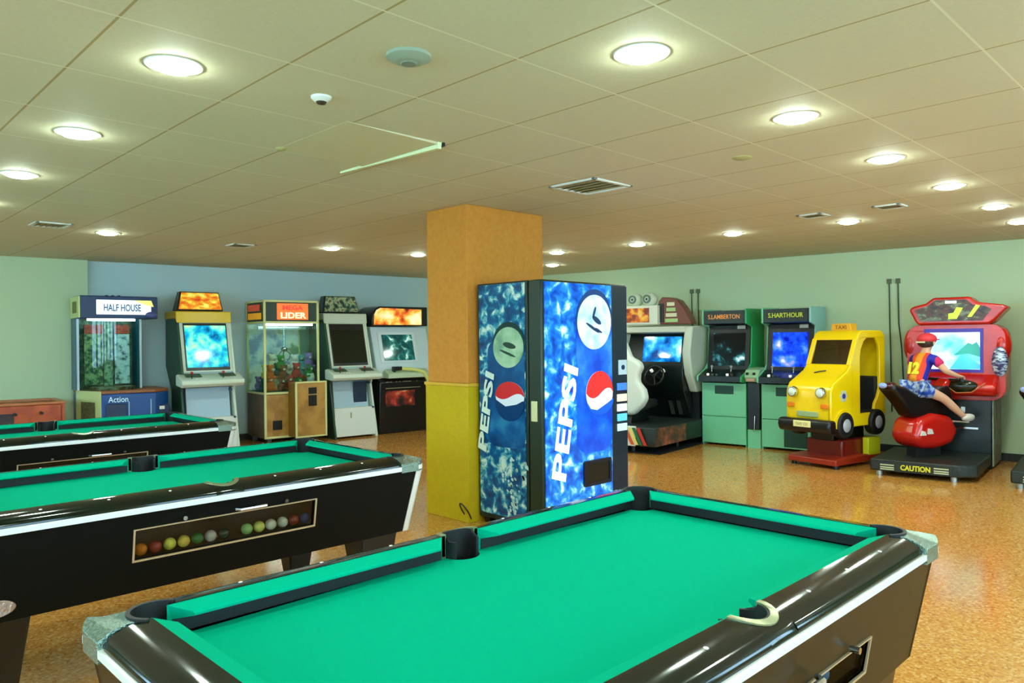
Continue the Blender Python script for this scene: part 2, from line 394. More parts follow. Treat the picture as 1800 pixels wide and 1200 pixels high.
# ------------------------------------------------------------------ pool tables
FELT = mat('green_felt', (0, 160, 124), .95, spec=.03, noise=(400, (0, 153, 116), .5))
def pool_table(cx, cy, Wd, Ln, wood, label, win=(-.4, .4), alu_corner=True, brand=True, dots=True, wz=(.565, .69), tz=(.762, .785)):
    """local axes: x across (towards +X near side), y along"""
    t = thing('pool_table', label, 'pool table', (cx, cy, 0), 0)
    hw, hl = Wd/2, Ln/2
    zt, zf, zr, zn = .79, .760, .828, .814        # trim top, felt, ridge, nose
    rw, cw = .10, .052                              # laminate width, cushion width
    taper = .055; zb = .43
    # playing bed with pocket bites
    ix, iy = hw-rw-.03, hl-rw-.03
    R = .062
    def bite(px, py, a0, a1): return arc(px, py, R, a0, a1, 10)
    px, py = ix+.005, iy+.005
    o = bite(px, py, 270, 180)[0:]+[]
    loop = []
    loop += bite(px, py, 270, 180)
    loop += bite(-px, py, 0, -90)
    loop += arc(-(ix+.028), 0, R, 90, -90, 10)
    loop += bite(-px, -py, 90, 0)
    loop += bite(px, -py, 180, 90)
    loop += arc(ix+.028, 0, R, 270, 90, 10)
    MB().holed([loop], lambda p, q, z: (p, q, z), zf-.03, zf).build('playing_surface', FELT, t, smooth=False)
    # cushions: six segments
    def cushion(x0, y0, x1, y1, nx, ny):
        """along the ridge line from (x0,y0) to (x1,y1); (nx,ny) points to the playing area"""
        dx, dy = (x1-x0), (y1-y0); l = math.hypot(dx, dy); dx /= l; dy /= l
        prof = [(0, zr, 0), (cw-.006, zn+.002, .040), (cw, zn-.004, .045), (cw, zn-.009, .045), (cw-.046, zn-.020, .010), (cw-.046, zf, .010), (0, zf, 0)]
        A = [(x0+nx*p+dx*c, y0+ny*p+dy*c, z) for p, z, c in prof]; B = [(x1+nx*p-dx*c, y1+ny*p-dy*c, z) for p, z, c in prof]
        cu_ = MB().hexa(A, B).build('cushion', FELT, t, smooth=False)
        prof = [(cw-.047, zn-.0205, .009), (cw-.043, zn-.0205, .009), (cw-.043, zf+.0005, .009), (cw-.047, zf+.0005, .009)]  # black strip standing in for the shade under the cushion nose
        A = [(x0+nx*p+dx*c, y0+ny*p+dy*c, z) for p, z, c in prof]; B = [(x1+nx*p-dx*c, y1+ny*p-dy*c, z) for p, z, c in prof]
        MB().hexa(A, B).build('nose_shade_strip', RUB, cu_, smooth=False)
    rx, ry = hw-rw, hl-rw
    g, sg = .055, .075
    for sx in (1, -1):
        for sy in (1, -1):
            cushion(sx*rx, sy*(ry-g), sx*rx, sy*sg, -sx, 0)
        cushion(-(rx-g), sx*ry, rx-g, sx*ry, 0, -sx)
    # laminate rails (curved, glossy)
    def rail(x0, y0, x1, y1, nx, ny):
        dx, dy = (x1-x0), (y1-y0); l = math.hypot(dx, dy); dx /= l; dy /= l
        prof = [(0, .765), (0, zt)]+[(rw*(1-math.cos(a))*1.0, zt+(zr+.002-zt)*math.sin(a)) for a in [PI/2*k/7 for k in range(1, 8)]]+[(rw, .765)]
        MB().hexa([(x0+nx*p, y0+ny*p, z) for p, z in prof], [(x1+nx*p, y1+ny*p, z) for p, z in prof]).build('rail', wood[0], t)
    cc = .165
    def lam(dd):
        dd = max(0, min(rw, dd)); return zt+(zr+.002-zt)*math.sin(math.acos(max(-1, min(1, 1-dd/rw))))
    for sx in (1, -1):
        for sy in (1, -1): rail(sx*hw, sy*(hl-cc), sx*hw, sy*.062, -sx, 0)
        rail(-(hw-cc), sx*hl, hw-cc, sx*hl, 0, -sx)
    # corner castings and pockets
    CAST = mat('hammered_casting', (150, 176, 164), .26, .8, noise=(160, (90, 110, 100), .8), bump=(200, .4))
    for sx in (1, -1):
        for sy in (1, -1):
            pts = [(0, 0)]
            outer = arc(-.07, -.07, .07, 0, 90, 8)          # rounded outer corner at (0,0)
            poly = [(0, -cc)]+outer+[(-cc, 0), (-cc, -rw*.3), (-cc, -rw*.65)]+arc(-rw-.038, -rw-.038, R+.006, 115, -25, 10)+[(-rw*.65, -cc), (-rw*.3, -cc)]
            fn = lambda p, q, z, sx=sx, sy=sy: (sx*(hw+.011+p), sy*(hl+.011+q), z)
            def fz(p, q, z, fn=fn): x_, y_, z_ = fn(p, q, z); return (x_, y_, z if z < .78 else lam(min(-p, -q)+.004))
            cst = MB().holed([poly], fz, .754, .9).build('corner_casting', CAST, t, bevel=.004)
            # pocket liner
            qx, qy = sx*(hw-rw-.026), sy*(hl-rw-.026)
            base = math.degrees(math.atan2(sy, sx))
            li = MB()
            ri = arc(qx, qy, R-.004, base-98, base+98, 16); ro = arc(qx, qy, R+.006, base-98, base+98, 16)
            li.holed([ri+ro[::-1]], lambda p, q, z: (p, q, z), .66, zr+.006)
            li.cyl((qx, qy, .655), (qx, qy, .665), R+.004)
            li.build('pocket', RUB, t)
    for sx in (1, -1):
        qx = sx*(hw-rw+.0)
        li = MB(); b0 = 0 if sx > 0 else 180
        lz = lambda p, q, z: (p, q, z if z < .7 else (lam(hw-abs(p))+.001 if abs(p) > hw-rw-.002 else zr-.016))
        ri = arc(qx, 0, R-.010, b0-128, b0+128, 22); ro = arc(qx, 0, R-.002, b0-128, b0+128, 22)
        li.holed([ri+ro[::-1]], lz, .66, .9)
        li.cyl((qx, 0, .655), (qx, 0, .665), R-.008)
        li.build('pocket', RUB, t)
        pl = MB(); iris = arc(qx, 0, R-.004, b0-90, b0+90, 14); outp = arc(qx, 0, R+.014, b0-90, b0+90, 14)
        pl.holed([iris+outp[::-1]], lambda p, q, z: (p, q, z if z < .7 else lam(hw-abs(p))+.0035), .69, .9)
        pl.build('pocket_plate', mat('pocket_plate', (150, 156, 120), .3, .7), t)
        bm_ = MB(); sec = []; nS = 16
        for k in range(nS+1):
            y_ = -.0625+.125*k/nS; q_ = (R-.004)**2-y_*y_
            xi = hw-rw if q_ <= 0 else max(hw-rw, hw-rw+math.sqrt(q_))
            sec.append([(sx*hw, y_, .765)]+[(sx*(hw+(xi-hw)*m_/7), y_, lam((hw-xi)*m_/7)) for m_ in range(8)]+[(sx*xi, y_, .765)])
        n_ = len(sec[0])
        bm_.add([p for l_ in sec for p in l_], [(a_*n_+m_, a_*n_+(m_+1) % n_, (a_+1)*n_+(m_+1) % n_, (a_+1)*n_+m_) for a_ in range(nS) for m_ in range(n_)]+[tuple(range(n_)), tuple(range(nS*n_, nS*n_+n_))])
        bm_.build('rail_bridge', wood[0], t)
    # aluminium edge trim
    tr = MB()
    for sx in (1, -1):
        tr.box(*sorted((sx*(hw-.004), sx*(hw+.010))), -hl+.05, hl-.05, *tz)
        tr.box(-hw+.05, hw-.05, *sorted((sx*(hl-.004), sx*(hl+.010))), *tz)
        for sy in (1, -1):
            a = arc(hw-.05, hl-.05, .06, 0, 90, 8); b = arc(hw-.05, hl-.05, .04, 0, 90, 8)
            tr.holed([[(sx*p, sy*q) for p, q in a+b[::-1]]], lambda p, q, z: (p, q, z), *tz)
    tr.build('edge_trim', ALU, t, bevel=.003)
    # cabinet: sloping sides; near side has the ball window opening
    def side_x(z): return hw-.012-taper*(.758-z)/(.758-zb)
    def side_y(z): return hl-.012-taper*(.758-z)/(.758-zb)
    wy0, wy1 = win; wz0, wz1 = wz
    cb = MB()
    def wallseg(y0a, y1a, z0, z1, sx=1, y0b=None, y1b=None):
        y0b = y0a if y0b is None else y0b; y1b = y1a if y1b is None else y1b   # a at z0, b at z1
        A = [(sx*side_x(z0), y0a, z0), (sx*side_x(z0), y1a, z0), (sx*(side_x(z0)-.025), y1a, z0), (sx*(side_x(z0)-.025), y0a, z0)]
        B = [(sx*side_x(z1), y0b, z1), (sx*side_x(z1), y1b, z1), (sx*(side_x(z1)-.025), y1b, z1), (sx*(side_x(z1)-.025), y0b, z1)]
        cb.hexa(A, B)
    yb, ym0, ym1, ytp = side_y(zb), side_y(wz0), side_y(wz1), side_y(.758)
    wallseg(-yb, yb, zb, wz0, 1, -ym0, ym0); wallseg(-ym1, ym1, wz1, .758, 1, -ytp, ytp)
    wallseg(-ym0, wy0, wz0, wz1, 1, -ym1, wy0); wallseg(wy1, ym0, wz0, wz1, 1, wy1, ym1)
    wallseg(-yb, yb, zb, .758, -1, -ytp, ytp)
    for sy in (1, -1):
        A = [(-side_x(zb), sy*yb, zb), (side_x(zb), sy*yb, zb), (side_x(zb), sy*(yb-.025), zb), (-side_x(zb), sy*(yb-.025), zb)]
        B = [(-side_x(.758), sy*ytp, .758), (side_x(.758), sy*ytp, .758), (side_x(.758), sy*(ytp-.025), .758), (-side_x(.758), sy*(ytp-.025), .758)]
        cb.hexa(A, B)
    cb.box(-side_x(zb)+.01, side_x(zb)-.01, -yb+.01, yb-.01, zb-.004, zb+.02)
    cb.build('cabinet', wood[1], t, smooth=False)
    # ball tray
    xo = side_x(wz0)
    tb = MB().box(xo-.11, xo-.026, wy0-.01, wy1+.01, wz0-.012, wz0).box(xo-.12, xo-.11, wy0-.01, wy1+.01, wz0-.012, wz1+.012)
    tb.box(xo-.11, xo-.026, wy0-.01, wy1+.01, wz1, wz1+.012)
    for yy in (wy0-.012, wy1): tb.box(xo-.12, xo-.026, yy, yy+.012, wz0-.012, wz1+.012)
    tb.build('ball_tray', mat('tray_dark', (28, 18, 12), .5), t)
    fr = MB()
    def strip(y0, y1, z0, z1):
        fr.hexa([(side_x(z0)+.006, y0, z0), (side_x(z0)+.006, y1, z0), (side_x(z0)-.006, y1, z0), (side_x(z0)-.006, y0, z0)],
                [(side_x(z1)+.006, y0, z1), (side_x(z1)+.006, y1, z1), (side_x(z1)-.006, y1, z1), (side_x(z1)-.006, y0, z1)])
    strip(wy0-.007, wy1+.007, wz0-.008, wz0); strip(wy0-.007, wy1+.007, wz1, wz1+.005)
    strip(wy0-.007, wy0, wz0, wz1); strip(wy1, wy1+.007, wz0, wz1)
    fr.build('window_frame', mat('window_frame_metal', (206, 184, 150), .35, .4), t)
    gp = MB().hexa([(side_x(wz0)-.008, wy0, wz0), (side_x(wz0)-.008, wy1, wz0), (side_x(wz0)-.012, wy1, wz0), (side_x(wz0)-.012, wy0, wz0)],
                   [(side_x(wz1)-.008, wy0, wz1), (side_x(wz1)-.008, wy1, wz1), (side_x(wz1)-.012, wy1, wz1), (side_x(wz1)-.012, wy0, wz1)])
    gp.build('window_pane', glass_mat('tray_glass', (235, 235, 228), .975), t)
    for yy in (wy0+.19, wy1-.16):
        MB().cyl((side_x(.712)-.004, yy, wz1+.022), (side_x(.712)+.022, yy, wz1+.022), .009).build('lock_knob', CH, t)
    hh = MB().tube([(side_x(.70)+.002, wy0+.42, wz1+.018), (side_x(.70)+.022, wy0+.43, wz1+.018), (side_x(.70)+.022, wy0+.55, wz1+.018), (side_x(.70)+.002, wy0+.56, wz1+.018)], .008)
    hh.build('coin_handle', CH, t)
    if alu_corner:
        for sx in (1, -1):
            for sy in (1, -1):
                m = MB()
                for (wa, wb) in (((.032, .003), 0), ((.003, .032), 1)):
                    A = []; B = []
                    for z, L_ in ((zb, A), (.758, B)):
                        X, Y = side_x(z)+.004, side_y(z)+.004
                        for p, q in ((0, 0), (wa[0] if wb == 0 else wa[0], 0), (wa[0], wa[1]), (0, wa[1])):
                            pass
                        a, b2 = (.007, .036) if wb == 0 else (.036, .007)
                        for p, q in ((0, 0), (a, 0), (a, b2), (0, b2)): L_.append((sx*(X-p), sy*(Y-q), z))
                    m.hexa(A, B)
                m.build('corner_moulding', ALU, t, smooth=False)
    # legs
    for sx in (1, -1):
        for sy in (1, -1):
            lx0, lx1 = hw-.30, hw-.085; ly0, ly1 = hl-.33, hl-.12
            lg = MB().hexa([(sx*(lx0+.06), sy*(ly0+.05), .03), (sx*(lx1-.06), sy*(ly0+.05), .03), (sx*(lx1-.06), sy*(ly1-.04), .03), (sx*(lx0+.06), sy*(ly1-.04), .03)],
                           [(sx*lx0, sy*ly0, zb), (sx*lx1, sy*ly0, zb), (sx*lx1, sy*ly1, zb), (sx*lx0, sy*ly1, zb)])
            l = lg.build('leg', BLK, t, bevel=.008)
            MB().cyl((sx*(hw-.19), sy*(hl-.22), 0), (sx*(hw-.19), sy*(hl-.22), .032), .04).build('foot', CH, l)
    if brand:
        yb2 = -hl+.20
        MB().prism(arc(0, 0, .075, 0, 360, 24, .033)[:-1], lambda p, q, d: (side_x(.485)+.001+d, yb2+p, .485+q), 0, .008).build('badge', mat('badge_silver', (190, 170, 160), .3, .9, bump=(90, .5)), t, bevel=.003)
    if dots:
        dm = mat('pearl_dot', (240, 245, 238), .3)
        for sx in (1, -1):
            for k in (-3, -2, -1, 1, 2, 3):
                yy = k*(hl-.12)/4
                MB().lathe((sx*(hw-.055), yy, zr-.012), [(0, .012), (.006, .010), (.008, 0)], 10).build('rail_dot', dm, t)
    return t
WOODB = mat('rail_black_gloss', (6, 18, 11), .08, spec=.4, noise=(9, (22, 20, 14), .6))
tblB = (WOODB, mat('cabinet_black', (5, 8, 6), .5, spec=.15))
tblA = (mat('rail_marbled_gloss', (12, 22, 17), .09, spec=.4, noise=(12, (34, 28, 24), .6)), mat('cabinet_brown_laminate', (52, 38, 16), .4, spec=.2, noise=(5, (42, 32, 12), .8)))
T1 = pool_table(-1.345, 1.565, 1.19, 2.13, tblA, 'nearest pool table with bright green cloth and brown cabinet, filling the foreground', (-.36, .57), False, False, wz=(.525, .62), tz=(.767, .785))
T2 = pool_table(-3.80, 1.415, 1.19, 2.13, tblB, 'middle pool table with black cabinet and a window of coloured balls', (-.385, .425), True)
T3 = pool_table(-6.33, 1.525, 1.19, 2.13, tblB, 'farthest pool table, black with green cloth, at left behind the middle one', (-.4, .4), True, False, wz=(.55, .652))
# balls in the trays
bx2 = -3.80+(1.19/2-.012-.055*(.758-.565)/(.758-.43))-.058
ballset = [((222, 120, 30), 'orange ball'), ((150, 50, 50), 'dark red ball'), ((226, 220, 90), 'yellow ball'), ((236, 200, 90), 'golden yellow ball'),
           ((20, 110, 60), 'green ball'), ((200, 190, 190), 'white ball with grey band'), ((10, 60, 50), 'very dark green ball'), ((150, 200, 130), 'pale green ball'),
           ((230, 230, 120), 'pale yellow ball right of the middle'), ((225, 225, 210), 'cream ball'), ((210, 214, 205), 'whitish ball'), ((130, 40, 34), 'brownish red ball near the right end'), ((30, 60, 130), 'blue ball at the right end')]
yy = 1.415-.385+.045
for i, (c_, n_) in enumerate(ballset):
    if i == 7: yy += .05
    o = MB().ball((0, 0, 0), .026, 18, 12).build('pool_ball', mat('ball_'+n_.replace(' ', '_'), c_, .12))
    o.location = (bx2, yy, .565+.026); yy += .0585
    tag(o, n_+' in the tray of the middle pool table', 'pool ball', 'pool balls in the tray of the middle table')
bx1 = -1.345+(1.19/2-.012-.055*(.758-.565)/(.758-.43))-.058
for i in range(2):
    o = MB().ball((0, 0, 0), .026, 18, 12).build('pool_ball', mat('ball_blue_grey', (70, 120, 160), .12)); o.location = (bx1-.006, 1.565+.36+i*.06, .551)
    tag(o, ('blue ball nearer the right end' if i else 'blue ball left of its twin')+' in the tray of the nearest pool table', 'pool ball')

# ------------------------------------------------------------------ vending machine
VX0, VX1, VY0, VY1, VH = -4.44, -3.74, 3.985, 5.01, 1.885
t = thing('vending_machine', 'tall blue drinks vending machine lettered PEPSI standing against the column', 'vending machine', ((VX0+VX1)/2, (VY0+VY1)/2, 0))
off = lambda x, y, z: (x-(VX0+VX1)/2, y-(VY0+VY1)/2, z)
DK = mat('machine_dark_blue', (8, 34, 52), .3)
MB().box(VX0, VX1-.15, VY0, VY1, .05, VH).build('cabinet', mat('machine_black_green', (10, 34, 28), .35), t, off, bevel=.006)
MB().box(VX1-.145, VX1-.012, VY0+.002, VY1, .05, VH).build('door', mat('door_dark_green', (26, 44, 20), .35), t, off, bevel=.01)
for q in ((VX0+.03, VY0+.03), (VX1-.1, VY0+.03), (VX0+.03, VY1-.09), (VX1-.1, VY1-.09)):
    MB().box(q[0], q[0]+.06, q[1], q[1]+.06, 0, .05).build('foot', BLK, t, off)
splash = [(.30, (4, 40, 120)), (.46, (10, 84, 178)), (.54, (30, 130, 205)), (.60, (130, 200, 230)), (.66, (215, 240, 250))]
SF = ramp_mat('splash_front', [(.30, (4, 50, 160)), (.46, (10, 96, 205)), (.56, (40, 140, 224)), (.63, (130, 200, 240)), (.70, (225, 242, 252))], 11, 14, .12, .5, distort=.5)
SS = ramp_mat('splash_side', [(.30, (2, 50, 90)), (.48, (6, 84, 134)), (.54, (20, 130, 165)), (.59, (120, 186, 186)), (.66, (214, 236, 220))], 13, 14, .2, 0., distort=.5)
fp = bx(VX1-.012, VX1, VY0+.03, 4.80, .08, 1.87).build('front_panel', SF, t, off, bevel=.003)
bx(VX1-.012, VX1-.002, 4.805, VY1-.005, .08, 1.87).build('control_strip', DK, t, off, bevel=.003)
sp_ = bx(VX0+.02, VX1-.175, VY0-.006, VY0, .09, 1.87).build('side_panel', SS, t, off)
bx(VX1-.11, VX1-.055, VY0-.012, VY0+.002, .84, .99).build('door_lock', mat('lock_cream', (214, 214, 160), .4), t, off, bevel=.003)
def front(poly, m, name, par=fp, lift=.0, th=.003): return MB().prism(poly, lambda p, q, d: (VX1+lift+d, p, q), 0, th).build(name, m, par, off, smooth=False)
def sidep(poly, m, name, par=sp_, lift=.0, th=.003): return MB().prism(poly, lambda p, q, d: (p, VY0-.006-lift-d, q), 0, th).build(name, m, par, off, smooth=False)
can_f = rrect(4.36, 4.795, .56, 1.60, .12)
front(can_f, ramp_mat('can_blue_lit', [(.35, (6, 60, 190)), (.55, (20, 96, 224)), (.7, (60, 140, 235))], 5, 6, .12, .5), 'can_picture')
lid = ramp_mat('can_lid_lit', [(.35, (150, 190, 215)), (.5, (196, 220, 235)), (.65, (220, 236, 244))], 9, 5, .15, .5)
tilt = lambda cx, cy, rx, ry, a, n=36: [(cx+rx*math.cos(2*PI*i/n)*math.cos(a)-ry*math.sin(2*PI*i/n)*math.sin(a), cy+rx*math.cos(2*PI*i/n)*math.sin(a)+ry*math.sin(2*PI*i/n)*math.cos(a)) for i in range(n)]
front(tilt(4.575, 1.60, .215, .235, -.3), mat('rim_blue_lit', (20, 60, 120), .2, emit=.35), 'can_rim', lift=.003)
front(tilt(4.575, 1.575, .205, .215, -.3), lid, 'can_lid', lift=.006)
inkf = mat('lid_ink_lit', (30, 60, 96), .2, emit=.3)
MB().prism(tilt(4.60, 1.59, .06, .022, -.5, 16), lambda p, q, d: (VX1+.009+d, p, q), 0, .002).prism(tilt(4.55, 1.53, .09, .012, -.45, 16), lambda p, q, d: (VX1+.009+d, p, q), 0, .002).prism(tilt(4.62, 1.51, .05, .010, -.4, 16), lambda p, q, d: (VX1+.009+d, p, q), 0, .002).prism(tilt(4.57, 1.65, .012, .05, -.4, 16), lambda p, q, d: (VX1+.009+d, p, q), 0, .002).build('lid_opener', inkf, fp, off, smooth=False)
def globe(cx, cz, rx, rz, put, lift, em, sfx):
    red = mat('globe_red'+sfx, (214, 40, 44), .2, emit=em); wh = mat('globe_white'+sfx, (236, 240, 246), .2, emit=em)
    n = 30; full = [(cx+rx*math.cos(2*PI*i/n), cz+rz*math.sin(2*PI*i/n)) for i in range(n)]
    put(full, wh, 'globe_white', lift=lift)
    wave = lambda s, o: cz+o+rz*.22*math.sin(s*PI*.9-.2)
    top = [(cx+rx*math.cos(PI*i/16), cz+rz*math.sin(PI*i/16)) for i in range(17)]
    low = [(cx+rx*s, wave(s, -rz*.02)) for s in [-1+2*i/12 for i in range(13)]]
    put([q for q in top]+low[1:-1], red, 'globe_red', lift=lift+.003)
globe(4.635, 1.02, .165, .17, front, .003, .5, '_lit')
low_f = [(4.635+.17*math.cos(PI+PI*i/16), .965+.12*math.sin(PI+PI*i/16)) for i in range(17)]
front([(p, q) for p, q in low_f]+[(4.805-.002, .965), (4.72, .93), (4.6, .885), (4.52, .90)], mat('globe_blue_lit', (16, 80, 205), .15, emit=.7), 'globe_blue', lift=.0065)
wl_ = mat('letter_white_lit', (244, 248, 252), .25, emit=.6)
d_ = Vector((0, .16, .86)).normalized(); up_ = Vector((0, -1.0, .30))
MB().text('PEPSI', (VX1+.010, 4.215, .82), d_, up_, .25, fit=(.86, .165), bold=.006).build('lettering', wl_, fp, off, smooth=False)
# side picture
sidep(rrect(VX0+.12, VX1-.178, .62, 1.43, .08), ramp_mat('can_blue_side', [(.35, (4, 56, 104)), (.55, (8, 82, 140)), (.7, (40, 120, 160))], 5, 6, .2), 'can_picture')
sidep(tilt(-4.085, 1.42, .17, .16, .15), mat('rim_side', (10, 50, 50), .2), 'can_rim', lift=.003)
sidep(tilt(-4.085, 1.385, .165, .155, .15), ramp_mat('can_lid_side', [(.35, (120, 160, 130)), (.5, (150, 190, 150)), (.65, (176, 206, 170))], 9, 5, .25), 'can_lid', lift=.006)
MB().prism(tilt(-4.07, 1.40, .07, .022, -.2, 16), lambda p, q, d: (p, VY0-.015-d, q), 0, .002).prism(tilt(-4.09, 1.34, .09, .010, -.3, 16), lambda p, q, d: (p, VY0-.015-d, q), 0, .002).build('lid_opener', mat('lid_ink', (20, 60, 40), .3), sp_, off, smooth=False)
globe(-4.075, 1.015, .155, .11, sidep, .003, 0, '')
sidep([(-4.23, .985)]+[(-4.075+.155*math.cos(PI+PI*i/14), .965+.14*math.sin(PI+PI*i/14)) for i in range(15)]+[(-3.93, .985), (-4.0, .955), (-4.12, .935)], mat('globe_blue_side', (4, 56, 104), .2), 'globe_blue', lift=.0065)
MB().text('PEPSI', (-4.335, VY0-.018, .885), Vector((.10, 0, .60)), Vector((-1, 0, .3)), .2, fit=(.62, .10), bold=.006).build('lettering', mat('letter_white', (214, 232, 214), .3), sp_, off, smooth=False)
# drip splash at bottom of side panel
mb = MB()
random.seed(3)
for i in range(60):
    a = random.random(); z_ = .12+.42*a; hw_ = .02+.16*a
    cx_ = -4.05+random.uniform(-hw_, hw_); s_ = random.uniform(.004, .012)
    mb.prism(tilt(cx_, z_, s_, s_*random.uniform(1, 2.4), random.random(), 8), lambda p, q, d: (p, VY0-.007-d, q), 0, .003)
mb.build('splash_drops', mat('splash_white', (190, 226, 220), .3), sp_, off, smooth=False)['kind'] = 'stuff'
# delivery hatch, coin unit, buttons
h_ = MB()
h_.holed([rrect(4.43, 4.77, .30, .50, .02), rrect(4.455, 4.745, .325, .475, .015)], lambda p, q, d: (VX1+d, p, q), -.001, .014)
h_.build('hatch_frame', mat('hatch_blue_black', (4, 20, 44), .3), t, off, bevel=.003)
bx(VX1, VX1+.006, 4.455, 4.745, .325, .475).build('hatch_flap', BLK, t, off)
bx(VX1-.002, VX1+.01, 4.88, 4.985, 1.15, 1.27).build('coin_plate', mat('coin_plate', (190, 214, 226), .3), t, off, bevel=.003)
MB().cyl((VX1+.009, 4.93, 1.21), (VX1+.016, 4.93, 1.21), .02).build('coin_slot', mat('slot_blue', (30, 50, 100), .3), t, off)
for k, (z_, c_) in enumerate(((1.055, (60, 120, 220)), (.965, (236, 220, 190)), (.885, (236, 240, 240)), (.805, (90, 190, 220)), (.725, (190, 225, 230)))):
    b_ = bx(VX1-.002, VX1+.010, 4.86, 4.985, z_-.032, z_+.028).build('selection_button', mat('button_%d' % k, c_, .25, emit=.5), t, off, bevel=.004)
# power cable on floor beside it
tag(MB().tube([(-4.47+.035*math.sin(a_)-.01, 3.87+.05*math.cos(a_), .09+.075*math.cos(a_+PI)) for a_ in [PI*1.9*k/20 for k in range(21)]], .006).build('power_cable', BLK), 'short dark power cable looping at the foot of the drinks machine', 'cable')

# ------------------------------------------------------------------ machines along the walls (u along the wall, d out from it)
def wroot(side, name, label, cat, u0, d0, group=None):
    p = wpt(side, u0, d0); t = thing(name, label, cat, p, TL if side == 'L' else TR, group)
    return t, (lambda u, d, z: (u-u0, -(d-d0), z))
UP = lambda p, q, u: (u, p, q)            # profile (d,z) extruded along u
FP = lambda p, q, d: (p, d, q)            # outline (u,z) extruded along d
def incl(u0, u1, pa, pb, th):
    """inclined panel between points pa=(d,z) (top) and pb=(d,z) (bottom), front face; thickness th behind"""
    return MB().slab([(u1, pa[0], pa[1]), (u1, pb[0], pb[1]), (u0, pb[0], pb[1]), (u0, pa[0], pa[1])], th)

# --- white sit-down style cabinets
PALE = mat('cabinet_white', (214, 228, 208), .35); BLUEW = mat('cabinet_pale_blue', (172, 200, 216), .35); SHD = mat('cabinet_white_shaded', (40, 74, 56), .5)
def candy_cab(uc, label, hoodm, marqm, screenm, uprgt, rec=False, bshift=0.):
    t, tf = wroot('L', 'arcade_cabinet', label, 'arcade machine', uc, .5)
    hw, cw = .34, .40
    body = [(.12, 1.80), (.56, 1.80), (.60, 1.70), (.78, 1.02), (.80, .90), (.58, .84), (.60, .0), (.42, 0), (.36, .84), (.10, 1.10)]
    MB().prism(body, UP, uc-hw+.02, uc+hw-.02).build('body', BLUEW, t, tf, bevel=.006)
    for s in (-1, 1):
        a, b = sorted((uc+s*(hw-.02), uc+s*(hw+.012)))
        MB().prism([(.10, 1.82), (.57, 1.82), (.63, 1.70), (.82, 1.03), (.84, .88), (.78, .80), (.96, .04), (.96, 0), (.40, 0), (.34, .80), (.08, 1.12)], UP, a, b).build('side_panel', PALE if s > 0 else SHD, t, tf, bevel=.006)  # left panel darker: its shade is put into the colour
    MB().prism([(.09, 1.76), (.60, 1.76), (.64, 1.70), (.62, 1.86), (.09, 1.86)], UP, uc-hw-.02, uc+hw+.02).build('hood', hoodm, t, tf, bevel=.012)
    # bezel with screen
    pa, pb = (.62, 1.71), (.79, 1.05)
    incl(uc-hw+.02, uc+hw-.02, (pa[0]+.004, pa[1]), (pb[0]+.004, pb[1]), .02).build('bezel', PALE, t, tf)
    incl(uc-hw+.06, uc+hw-.055, (.634, 1.70), (.800, 1.075), .02).build('screen_surround', BLK, t, tf)
    lerp = lambda s: (.634+(.800-.634)*s+.004, 1.70+(1.075-1.70)*s)
    incl(uc-hw+.075, uc+hw-.07, lerp(.15 if rec else .05), lerp(.94), .008).build('screen', screenm, t, tf)
    # control panel
    MB().prism([(.74, 1.02), (.80, 1.03), (1.02, .95), (1.03, .90), (.98, .86), (.74, .88)], UP, uc-cw, uc+cw).build('control_panel', PALE, t, tf, bevel=.01)
    for s in (-1, 1):
        MB().slab([(uc+s*.22-.10, .81, 1.030), (uc+s*.22-.10, .92, .991), (uc+s*.22+.10, .92, .991), (uc+s*.22+.10, .81, 1.030)], .004).build('speaker_grille', mat('grille_dark', (70, 84, 50), .5), t, tf)
        j = MB().cyl((uc+s*.2-.06, .955, .97), (uc+s*.2-.06, .96, 1.04), .006).build('joystick', BLK, t, tf)
        MB().ball((uc+s*.2-.06, .96, 1.05), .018).build('joystick_ball', mat('joy_red', (190, 40, 30), .2), j, tf)
        for k in range(3):
            MB().cyl((uc+s*.2+k*.045, .96, .96), (uc+s*.2+k*.045, .962, .98), .013).build('button', mat('btn_white', (230, 230, 220), .3), t, tf)
    # lower front
    MB().prism([(.58, .84), (.74, .84), (.80, .45), (.58, .45)], UP, uc-.28, uc+.28).build('knee_panel', BLUEW, t, tf)
    if rec: bx(uc+.04, uc+.26, .775, .79, .47, .83).build('speaker_panel', mat('navy', (14, 40, 66), .4), t, tf)
    MB().prism([(.6, 0.03), (.94, .03), (.90, .45), (.6, .45)], UP, uc-.325, uc+.325).build('coin_door', WHT, t, tf, bevel=.006)
    MB().cyl((uc+.27, .80, .81), (uc+.27, .86, .81), .018).build('lock', mat('lock_navy', (30, 60, 90), .3), t, tf)
    MB().cyl((uc+.30, .80, .44), (uc+.30, .925, .44), .014).build('lock', mat('lock_navy', (30, 60, 90), .3), t, tf)
    bx(uc-.08, uc-.065, .90, .925, .30, .38).build('handle', CH, t, tf)
    # marquee
    M = MB(); zb, zt = 1.87, 2.13
    M.hexa([(uc-.32, .30, zb), (uc+.29, .30, zb), (uc+.29, .52, zb), (uc-.32, .52, zb)], [(uc-.26, .32, zt), (uc+.25, .32, zt), (uc+.25, .46, zt), (uc-.26, .46, zt)])
    mq = M.build('marquee', BLK, t, tf, bevel=.008)
    MB().slab([(uc-.245, .469, zt-.015), (uc-.295, .5205, zb+.02), (uc+.268, .5205, zb+.02), (uc+.236, .469, zt-.015)], .006).build('marquee_picture', marqm, mq, tf)
    for q in (uc-.25, uc+.2): bx(q, q+.05, .36, .42, 1.855, 1.875).build('marquee_bracket', BLK, t, tf)
    return t, tf
